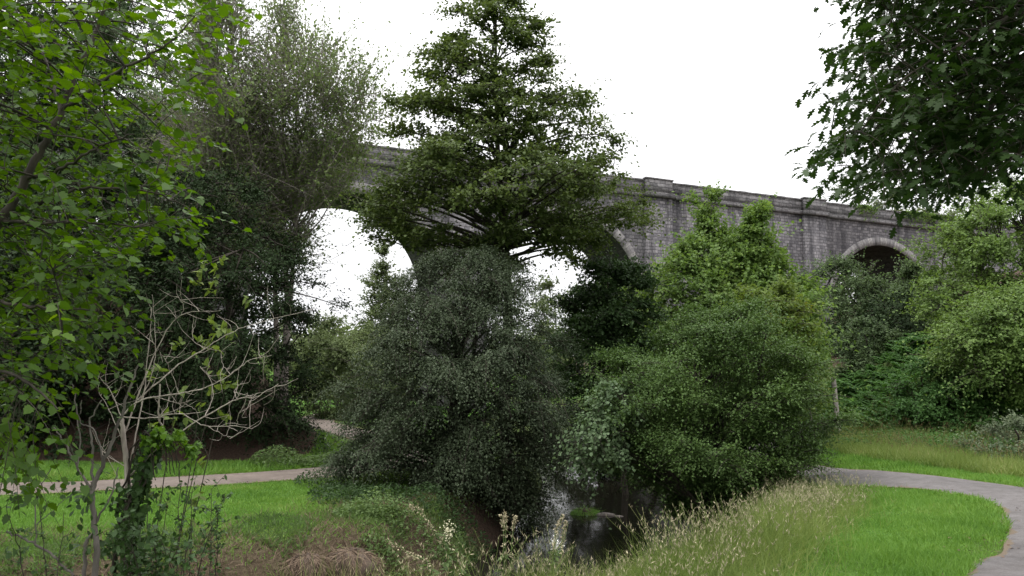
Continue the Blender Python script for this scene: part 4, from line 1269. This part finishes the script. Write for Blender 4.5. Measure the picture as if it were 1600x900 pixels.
# mown verge inside the bend of the right path, and the strip beyond it
pts = scatter(rng, 125000, (-1, 12.5), (4.5, 24), lambda p: (line_dist(p, RIVER)[1] < 0) & (line_dist(p, RIVER)[0] > 3) & (rd(p) > .78) &
              (p[:, 0] > np.interp(p[:, 1], [4, 7.9, 10.9, 12.7, 14.3, 18, 22], [0, 2.2, 4.0, 5.1, 5.7, 5.0, 5.0])) & (rng.random(len(p)) < np.clip((9.5 / p[:, 1]) ** 1.2, .2, 1)) &
              ((p[:, 0] / p[:, 1]) < .75))
blades('mown_grass', pts, rng.uniform(.04, .11, len(pts)) * (1 + .5 * np.sin(1.9 * pts[:, 0] + np.sin(2.3 * pts[:, 1])) * np.sin(2.1 * pts[:, 1] - .7 * pts[:, 0])), rng.uniform(.006, .012, len(pts)) * np.clip(pts[:, 1] / 9, 1, 2), 'lawn', 'bright short grass inside the bend of the asphalt path', 'grass', .5, 82)
pts = scatter(rng, 120000, (-20, 0), (9.5, 27), lambda p: (line_dist(p, RIVER)[1] > 0) & (line_dist(p, RIVER)[0] > 2.5 + 1.9 * rng.random(len(p)) ** .8) & (line_dist(p, LPATH)[0] > .98) &
              (np.abs(p[:, 0]) < .72 * p[:, 1]) & ((p[:, 1] < 22.5) | (p[:, 0] > -6)) & (rng.random(len(p)) < np.clip((13 / p[:, 1]) ** 1.2, .2, 1)))
blades('meadow_grass', pts, rng.uniform(.04, .10, len(pts)), rng.uniform(.010, .018, len(pts)), 'lawnl', 'bright short meadow grass along the gravel path', 'grass', .6, 83)


def fallen(name, line, half, n, label, seed):
    rng = np.random.default_rng(seed)
    p = scatter(rng, n, (-18, 12), (5, 26), lambda q: (line_dist(q, line)[0] < half + .5) & (rng.random(len(q)) < np.where(line_dist(q, line)[0] > half - .3, 1, .12)))
    P = place(p); P[:, 2] += .035
    m = MB()
    leaves(m, P, rng.normal(0, 1, (n, 3)) * np.array([1, 1, .1]), np.array([0, 0, 1.]) + rng.normal(0, .25, (n, 3)), rng.uniform(.025, .06, n), rng.uniform(.015, .035, n), 'oval')
    tag(m.build(name, M['litter']), label, 'fallen leaves', kind='stuff')


fallen('fallen_leaves', RPATH, .8, 700, 'dead leaves scattered along the edges of the asphalt path', 131)
fallen('fallen_leaves', LPATH, 1.0, 700, 'dead leaves scattered along the edges of the gravel path', 132)


# tall flowering grass on the right bank
def seed_stalks(m, rng, pts, hmin, hmax, mi=1, plume=7):
    n = len(pts)
    P = place(pts)
    gap = np.where((np.abs(pts[:, 0] / pts[:, 1] - .115) < .055) & (pts[:, 1] < 12), .5, 1)
    h = gap * rng.uniform(hmin, hmax, n) * np.interp(pts[:, 1], [8, 11], [1.5, 1])
    ln = rng.normal(0, .3, (n, 2))
    t = np.linspace(0, 1, 5)
    C = P[:, None] + np.concatenate([ln[:, None] * (h[:, None] * t ** 2)[..., None], (h[:, None] * t)[..., None]], -1)
    tubes(m, C, np.tile(np.linspace(.0024, .0014, 5), (n, 1)), 3, 0 if mi == 1 else mi)
    s = 1 - .3 * rng.random((n, plume))
    Q = P[:, None] + np.concatenate([ln[:, None] * (h[:, None] * s ** 2)[..., None], (h[:, None] * s)[..., None]], -1)
    Q = (Q + rng.normal(0, .006, Q.shape)).reshape(-1, 3)
    leaves(m, Q, rng.normal(0, .45, Q.shape) + np.array([0, 0, 1]), rng.normal(0, 1, Q.shape), rng.uniform(.025, .05, len(Q)), rng.uniform(.004, .009, len(Q)), 'diamond', mi=mi)


pts = scatter(rng, 85000, (-2.5, 8.5), (5, 21), lambda p: tall_zone(p)[0] & (rng.random(len(p)) < np.clip((9 / p[:, 1]) ** 1.1, .2, 1)))
sp = scatter(rng, 4600, (-2.0, 8.5), (6, 21), lambda p: tall_zone(p)[0])
hh = np.where((np.abs(pts[:, 0] / pts[:, 1] - .115) < .055) & (pts[:, 1] < 12), .6, 1) * np.interp(pts[:, 1], [8, 11], [1.45, 1]) * (.13 + .24 * rng.random(len(pts)) ** 1.5) * (1 + .35 * np.sin(2.1 * pts[:, 0] + 1.3 * pts[:, 1]) * np.sin(1.7 * pts[:, 1] - pts[:, 0]))
blades('tall_grass', pts, hh, rng.uniform(.003, .0065, len(pts)) * np.clip(pts[:, 1] / 9, 1, 2), 'tallg', 'tall pale seeding grass on the near river bank', 'grass', .62, 84, .6,
       lambda m, r: seed_stalks(m, r, sp, .2, .46), 'seed')
# dry bank on the left side of the river
pts = scatter(rng, 16000, (-12, 0), (8.5, 16), lambda p: (np.sin(2.3 * p[:, 0] + 1) * np.sin(1.9 * p[:, 1] + p[:, 0]) > -.25) & (line_dist(p, RIVER)[1] > 0) & (line_dist(p, RIVER)[0] > 1.7) & (line_dist(p, RIVER)[0] < 4.6 + rng.normal(0, .5, len(p))))
blades('dry_grass', pts, rng.uniform(.06, .2, len(pts)), rng.uniform(.006, .012, len(pts)), 'dry', 'withered straw-coloured grass on the far bank below the meadow', 'grass', .9, 85, .6)
pts = scatter(rng, 15000, (-12, 0), (8.5, 16), lambda p: (np.sin(2.3 * p[:, 0] + 1) * np.sin(1.9 * p[:, 1] + p[:, 0]) < .0) & (line_dist(p, RIVER)[1] > 0) & (line_dist(p, RIVER)[0] > 1.9) & (line_dist(p, RIVER)[0] < 5.0))
blades('bank_weeds', pts, rng.uniform(.05, .16, len(pts)), rng.uniform(.014, .03, len(pts)), 'weed', 'low green weeds among the withered grass of the far bank', 'weeds', .9, 86, .5)
# rough grass and docks beyond the right path
def strip(p):
    d, s = line_dist(p, RPATH)
    return (s < 0) & (d > 1.9) & (d < 6.5) & (p[:, 1] > 14.5)


pts = scatter(rng, 36000, (6, 17), (14, 27), strip)
sp2 = scatter(rng, 1100, (6.5, 15), (15, 27), strip)
blades('rough_grass', pts, rng.uniform(.12, .4, len(pts)), rng.uniform(.010, .02, len(pts)), 'tallg', 'rough weedy grass with brown seed heads beyond the asphalt path', 'grass', .4, 87, .4,
       lambda m, r: seed_stalks(m, r, sp2, .35, .65, 1, 9), 'brownseed')
# verge along the foot of the left wood
pts = scatter(rng, 30000, (-18, -2), (17.5, 27), lambda p: (line_dist(p, LPATH)[0] > 1.0) & (line_dist(p, LPATH)[0] < 2.9) & (line_dist(p, LPATH)[1] > 0))
blades('verge_weeds', pts, rng.uniform(.06, .22, len(pts)), rng.uniform(.015, .035, len(pts)), 'lawnl', 'soft green weeds between the gravel path and the brown bank', 'weeds', .7, 88, .5)


def bracken():
    rng = np.random.default_rng(91)
    n = 1150
    pts = scatter(rng, n, (9.6, 19), (22, 35), lambda p: (ground_z(p[:, 0], p[:, 1]) > .15) & (line_dist(p, RPATH)[0] > 1.8))
    P = place(pts)
    m = MB()
    k = 15
    az = rng.uniform(0, 6.28, n); ln = rng.uniform(.28, 1.0, n) * (.75 + .35 * np.sin(1.7 * pts[:, 0]) * np.sin(1.3 * pts[:, 1]))
    d = np.stack([np.cos(az), np.sin(az), np.zeros(n)], -1)
    for rep in range(4):
        az = az + 1.57 + rng.normal(0, .3, n)
        d = np.stack([np.cos(az), np.sin(az), np.zeros(n)], -1)
        s = np.linspace(.25, 1, k)
        C = P[:, None] + d[:, None] * (ln[:, None] * s * .8)[..., None] + np.array([0, 0, 1]) * (ln[:, None] * (.95 * s - .55 * s ** 2))[..., None]
        side = np.stack([-d[:, 1], d[:, 0], np.zeros(n)], -1)
        for sg in (1, -1):
            ax = norm(side[:, None] * sg + d[:, None] * .35 + np.array([0, 0, -.15]) + rng.normal(0, .1, C.shape))
            w = (1.15 - s)[None] * .42 * ln[:, None]
            leaves(m, C.reshape(-1, 3), ax.reshape(-1, 3), np.tile([0, 0, 1.], (n * k, 1)) + rng.normal(0, .45, (n * k, 3)), w.ravel(), .07 * np.ones(n * k), 'diamond')
    tag(m.build('bracken', M['bracken']), 'green bracken fronds covering the slope behind the wooden post', 'bracken', kind='stuff')


bracken()


def undergrowth(name, cent, rad, n, h, leaf, L, label, seed, cat='weeds'):
    """leafy ground cover heaped round a few centres"""
    rng = np.random.default_rng(seed)
    cent = np.asarray(cent, float)
    i = rng.integers(len(cent), size=n)
    a = rng.uniform(0, 6.28, n); r = rad * np.sqrt(rng.random(n))
    xy = cent[i] + np.stack([r * np.cos(a), r * np.sin(a)], -1)
    P = place(xy)
    P[:, 2] += h * rng.random(n) ** .6 * np.sqrt(np.clip(1.05 - (r / rad) ** 2, 0, 1)) * rng.uniform(.6, 1.2, len(cent))[i]
    m = MB()
    leaves(m, P, rng.normal(0, 1, (n, 3)) * np.array([1, 1, .5]), rng.normal(0, .45, (n, 3)) + np.array([0, -.15, 1]), rng.uniform(.6, 1.3, n) * L, rng.uniform(.35, .65, n) * L, 'oval')
    return tag(m.build(name, M[leaf]), label, cat, kind='stuff')


def gp(px, py, z):
    """ground position where the ray through a pixel meets height z"""
    Y = 1.0
    p = at(px, py, 1.0)
    k = (z - EYE) / (p[2] - EYE)
    return (p[0] * k, p[1] * k)


undergrowth('nettles', [gp(1325 + 42 * i + 23 * (i % 3), 694 + 3 * i - 8 * (i % 2), .1) for i in range(8)], 1.0, 9000, .5, 'bracken', .065, 'nettles and docks along the foot of the bracken slope', 92)
undergrowth('path_weeds', [(-4.2, 21.9), (-5.2, 21.6), (-6.3, 21.2), (-4.0, 23.5), (-4.8, 25)], .75, 5000, .45, 'weed', .09, 'leafy weeds on the inside bend of the gravel path', 93)
undergrowth('bank_plants', [gp(650, 880, -.8), gp(690, 860, -.9), gp(615, 850, -.7), gp(705, 890, -.8), gp(585, 815, -.6), gp(560, 808, -.5), gp(720, 845, -1), gp(640, 835, -.8), gp(600, 880, -1)], .45, 3600, .38, 'weed', .07,
            'leafy waterside plants where the meadow bank meets the dark water', 94)
undergrowth('shade_plants', [(-3.6, 16.6), (-2.6, 15.9), (-1.6, 15.4), (-4.2, 17.8), (-.8, 15.6), (-3.2, 15.3)], .7, 4200, .32, 'darkmid', .07,
            'dark green plants in the shade beneath the hawthorn', 95)
undergrowth('litter_ivy', [(-6.5, 24), (-7.5, 25), (-9, 24.6), (-11, 25.5), (-13, 26)], 1.0, 3500, .35, 'laurel', .1, 'dark ivy trailing over the brown wood bank', 96)


# creeper hanging over the parapet
def parapet_creeper():
    rng = np.random.default_rng(97)
    R = np.array(VIADUCT.rotation_euler)
    from mathutils import Euler, Vector
    mat = Euler(R).to_matrix()
    def w(s, y, z):
        q = mat @ Vector((s, y, z)); return np.array(q) + np.array(VIADUCT.location)
    for cs, n, label in (((43.0, 45.5), 420, 'small creeper tuft on the parapet above the right arch'), ((49.5, 57), 1500, 'wide creeper mat hanging off the right end of the parapet')):
        m = MB(); st_ = MB()
        s = rng.uniform(*cs, n); drop = rng.exponential(.35, n)
        c = np.array([w(a, -.35 - .15 * rng.random(), 19.52 - min(b, 1.5)) for a, b in zip(s, drop)])
        leaves(m, c, rng.normal(0, 1, (n, 3)), rng.normal(0, .6, (n, 3)) + np.array([.2, -.6, .6]), rng.uniform(.12, .24, n), rng.uniform(.1, .18, n), 'oval')
        b = w((cs[0] + cs[1]) / 2, -.3, 19.3)
        root = empty('parapet_creeper', b); tag(root, label, 'creeper')
        for q in np.linspace(cs[0], cs[1], 7):
            st_ = MB(); line_tube(st_, [w(q, .1, 19.57), w(q + .3, -.3, 19.47), w(q + .5, -.36, 18.7)], .02, .008, 4, 4)
            st_.build('stem', M['bark'], root, origin=b)
        m.build('foliage', M['light'], root, origin=b)


parapet_creeper()


# ------------------------------------------------------------------ single small things
def wooden_post():
    x, y = at(1311, 690, 24.3)[:2]
    b = on_ground(x, y)
    root = empty('wooden_post', b)
    tag(root, 'weathered round wooden post standing against the bracken slope', 'post')
    zt = at(1308, 590, 24.3)[2]
    m = MB(); n = 8
    pts = np.linspace(0, 1, n)[:, None] * np.array([-.08, 0, zt - b[2]]) + b
    pts[0, 2] -= .3
    rr = np.linspace(.085, .07, n)
    tubes(m, pts[None], rr[None], 12)
    k = 12
    top = pts[-1]; ang = np.arange(k) / k * 2 * np.pi
    v = np.vstack([top + np.stack([.07 * np.cos(ang), .07 * np.sin(ang), np.zeros(k)], -1), top + (0, 0, .025)])
    m.add(v, [(i, (i + 1) % k, k) for i in range(k)])
    m.build('shaft', M['post'], root, origin=b, smooth=True)
    m = MB(); tubes(m, np.array([[top - (0, 0, .25), top - (0, 0, .21)]]), np.array([[.078, .078]]), 12)
    m.build('iron_band', M['greybark'], root, origin=b)


wooden_post()


def loosestrife(b, tops, label, seed):
    rng = np.random.default_rng(seed)
    b = np.asarray(b, float)
    root = empty('weed_stalk', b); tag(root, label, 'weed')
    lf = MB()
    for tp in tops:
        m = MB(); hd = MB()
        tp = [np.asarray(q, float) for q in tp]
        p = line_tube(m, [b - (0, 0, .05)] + tp, .009, .004, 5, 9, .003, rng)
        k = len(p)
        n = 170
        j = rng.integers(int(k * .35), k, n)
        leaves(hd, p[j] + rng.normal(0, .008, (n, 3)), rng.normal(0, 1, (n, 3)), rng.normal(0, 1, (n, 3)), rng.uniform(.012, .03, n), rng.uniform(.008, .016, n))
        n = 40
        j = rng.integers(0, int(k * .5), n)
        leaves(lf, p[j], rng.normal(0, 1, (n, 3)) * np.array([1, 1, .3]), rng.normal(0, .4, (n, 3)) + np.array([0, 0, 1]), rng.uniform(.05, .11, n), rng.uniform(.015, .03, n), 'oval')
        m.build('stem', M['weed'], root, origin=b, smooth=True)
        hd.build('seed_sprays', M['seed'], root, origin=b)
    lf.build('foliage', M['weed'], root, origin=b)


Yw = 6.6
loosestrife(on_ground(*at(705, 900, Yw)[:2]), [[at(700, 880, Yw), at(678, 830, Yw), at(658, 800, Yw), at(640, 790, Yw)]], 'tall arching dry weed stalk bending left above the water', 101)
loosestrife(on_ground(*at(690, 910, 6.2)[:2]), [[at(672, 890, 6.2), at(640, 865, 6.2), at(604, 843, 6.2)]], 'low arching weed stalk below the taller one', 102)
loosestrife(on_ground(*at(786, 900, 7.4)[:2]), [[at(787, 850, 7.4), at(784, 805, 7.4)], [at(790, 850, 7.4), at(789, 802, 7.4)], [at(800, 850, 7.4), at(806, 806, 7.4)]],
            'upright bunch of dry stalks against the dark water', 103)
loosestrife(on_ground(*at(860, 900, 7.4)[:2]), [[at(866, 850, 7.4), at(880, 805, 7.4)], [at(878, 850, 7.4), at(884, 815, 7.4)]], 'pair of crossing dry stalks left of the river glint', 104)


def flower_weed(b, tp, label, seed, mat='flower', hw=.03):
    rng = np.random.default_rng(seed)
    b = np.asarray(b, float); tp = np.asarray(tp, float)
    root = empty('flowering_weed', b); tag(root, label, 'flower')
    m = MB(); lf = MB(); hd = MB()
    p = line_tube(m, [b - (0, 0, .05), (b + tp) / 2 + rng.normal(0, .02, 3), tp], .006, .003, 5, 9, .002, rng)
    n = 150
    c = tp + rng.normal(0, 1, (n, 3)) * np.array([hw, hw, hw * 1.5])
    leaves(hd, c, rng.normal(0, 1, (n, 3)), rng.normal(0, 1, (n, 3)), rng.uniform(.01, .02, n), rng.uniform(.01, .018, n))
    n = 70
    j = rng.integers(len(p) // 4, int(len(p) * .9), n)
    leaves(lf, p[j], rng.normal(0, 1, (n, 3)) * np.array([1, 1, .4]), rng.normal(0, .4, (n, 3)) + np.array([0, 0, 1]), rng.uniform(.04, .1, n), rng.uniform(.015, .035, n), 'oval')
    m.build('stem', M['weed'], root, origin=b, smooth=True)
    hd.build('blossom', M[mat], root, origin=b); lf.build('foliage', M['weed'], root, origin=b)


flower_weed(on_ground(*at(703, 900, 6.9)[:2]), at(700, 832, 6.9), 'cream-flowered weed beside the arching stalk', 105)
flower_weed(on_ground(*at(720, 900, 6.9)[:2]), at(718, 842, 6.9), 'leafy green weed top right of the cream flower', 106, 'weed')
flower_weed(on_ground(*at(868, 900, 7.6)[:2]), at(868, 852, 7.6), 'white umbel flower at the river edge of the grass', 107, 'white', .025)


def mound(name, px, py, z, r, h, mat, label, cat, seed, Ly=None):
    rng = np.random.default_rng(seed)
    x, y = hit(px, py) if z > -1.4 else gp(px, py, z)
    b = on_ground(x, y) if z > -1.4 else np.array([x, y, z - .05])
    root = empty(name, b); tag(root, label, cat)
    m = MB()
    k, n = 20, 8
    v = []
    for i in range(n):
        t = i / (n - 1)
        for j in range(k):
            a = j / k * 6.283
            q = r * (1 - t ** 2 * .98) * (1 + .12 * math.sin(3 * a + seed) + .06 * rng.normal())
            v.append((x + q * math.cos(a), y + q * .7 * math.sin(a), b[2] - .1 + (h + .1) * math.sin(t * 1.57) + .02 * rng.normal()))
    f = [(i * k + j, i * k + (j + 1) % k, (i + 1) * k + (j + 1) % k, (i + 1) * k + j) for i in range(n - 1) for j in range(k)]
    m.add(v, f)
    m.build('earth_mound', M['mud'], root, origin=b, smooth=True)
    n = 1500
    a = rng.uniform(0, 6.283, n); t = rng.random(n)
    q = r * (1 - t ** 2 * .98)
    c = np.stack([x + q * np.cos(a), y + q * .7 * np.sin(a), b[2] + h * np.sin(t * 1.57)], -1)
    o_ = np.stack([np.cos(a), np.sin(a), np.full(n, .1) - .9 * (1 - t)], -1)
    lf = MB(); leaves(lf, c, o_ + rng.normal(0, .4, (n, 3)), rng.normal(0, .5, (n, 3)) + np.array([0, 0, 1]), rng.uniform(.06, .2, n), rng.uniform(.006, .012, n), 'blade', .1, .5)
    lf.build('grass_cover', M[mat], root, origin=b)


mound('grass_hummock', 545, 893, -.75, .5, .3, 'dry', 'brown hummock of dead grass at the edge of the water', 'hummock', 111)
mound('grass_hummock', 478, 896, -.8, .36, .22, 'dry', 'smaller dead grass hummock left of the big brown one', 'hummock', 112)
mound('river_islet', 915, 800, -1.5, .36, .12, 'lawn', 'tiny bright green grass islet in the river', 'islet', 113)


# stones in the stream
def river_stone(px, py, r, label, seed):
    rng = np.random.default_rng(seed)
    x, y = gp(px, py, -1.52)
    m = MB()
    k, n = 14, 7
    v = []
    for i in range(n):
        th = math.pi * i / (n - 1)
        for j in range(k):
            a = j / k * 6.283
            q = r * (1 + .13 * math.sin(2 * a + seed) * math.sin(th) + .04 * rng.normal())
            v.append((x + q * 1.5 * math.sin(th) * math.cos(a), y + q * math.sin(th) * math.sin(a), -1.56 + .45 * r * math.cos(th)))
    f = [(i * k + j, (i + 1) * k + j, (i + 1) * k + (j + 1) % k, i * k + (j + 1) % k) for i in range(n - 1) for j in range(k)]
    m.add(v, f)
    o = m.build('river_stone', M['greybark'], origin=(x, y, -1.56), smooth=True)
    tag(o, label, 'stone')


river_stone(945, 803, .17, 'flat pale stone breaking the water right of the green islet', 121)
river_stone(966, 805, .09, 'small pale stone at the tip of the flat one in the river', 122)

# ------------------------------------------------------------------ light, sky, camera
w = bpy.data.worlds.new('World'); SC.world = w
w.use_nodes = True
nt = w.node_tree
nt.nodes.clear()
sky = nt.nodes.new('ShaderNodeTexSky'); sky.sky_type = 'NISHITA'; sky.sun_disc = False
SUN_EL, SUN_AZ = math.radians(70), math.radians(-75)      # high on the left, behind cloud
sky.sun_elevation = SUN_EL; sky.sun_rotation = SUN_AZ; sky.dust_density = 6; sky.air_density = 1
hs = nt.nodes.new('ShaderNodeHueSaturation'); hs.inputs['Saturation'].default_value = .1
nt.links.new(sky.outputs[0], hs.inputs['Color'])
tc = nt.nodes.new('ShaderNodeTexCoord')
cl = nt.nodes.new('ShaderNodeTexNoise'); cl.inputs['Scale'].default_value = 2.2; cl.inputs['Detail'].default_value = 4
nt.links.new(tc.outputs['Generated'], cl.inputs['Vector'])
cr = ramp(nt, [(.3, (8.6, 8.65, 8.8)), (.7, (9.8, 9.8, 9.85))])
nt.links.new(cl.outputs['Fac'], cr.inputs[0])
over = mixc(nt, .88, hs.outputs[0], cr.outputs[0])
sep = nt.nodes.new('ShaderNodeSeparateXYZ'); nt.links.new(tc.outputs['Generated'], sep.inputs[0])
gr = ramp(nt, [(0, (.74, .74, .75)), (.25, (.95, .95, .96)), (1, (2.3, 2.3, 2.28))])      # an overcast sky is about three times brighter overhead
nt.links.new(sep.outputs[2], gr.inputs[0])
mixed = mixc(nt, 1, over, gr.outputs[0], 'MULTIPLY')
bg = nt.nodes.new('ShaderNodeBackground'); bg.inputs['Strength'].default_value = .12
wo = nt.nodes.new('ShaderNodeOutputWorld')
nt.links.new(mixed, bg.inputs[0]); nt.links.new(bg.outputs[0], wo.inputs[0])

sd = bpy.data.lights.new('sun', 'SUN'); sd.energy = 1.1; sd.angle = math.radians(14); sd.color = (1, .96, .9)
so = bpy.data.objects.new('sun', sd); link(so)
from mathutils import Vector
az = SUN_AZ
dirv = Vector((math.sin(az) * math.cos(SUN_EL), math.cos(az) * math.cos(SUN_EL), math.sin(SUN_EL)))
so.rotation_euler = dirv.to_track_quat('Z', 'Y').to_euler()

cd = bpy.data.cameras.new('camera'); cd.sensor_width = 36; cd.lens = 36 * F / 1600; cd.clip_end = 3000; cd.clip_start = .05
co = bpy.data.objects.new('camera', cd); link(co)
co.location = (0, 0, EYE); co.rotation_euler = (math.pi / 2 + TH, 0, 0)
SC.camera = co
SC.render.engine = 'CYCLES'
SC.view_settings.view_transform = 'Standard'; SC.view_settings.look = 'None'; SC.view_settings.gamma = 1; SC.view_settings.exposure = .6
SC.view_settings.use_curve_mapping = False
c = SC.cycles
c.max_bounces = 5; c.diffuse_bounces = 3; c.glossy_bounces = 2; c.transmission_bounces = 3; c.transparent_max_bounces = 4
c.use_denoising = True
c.sample_clamp_indirect = 4
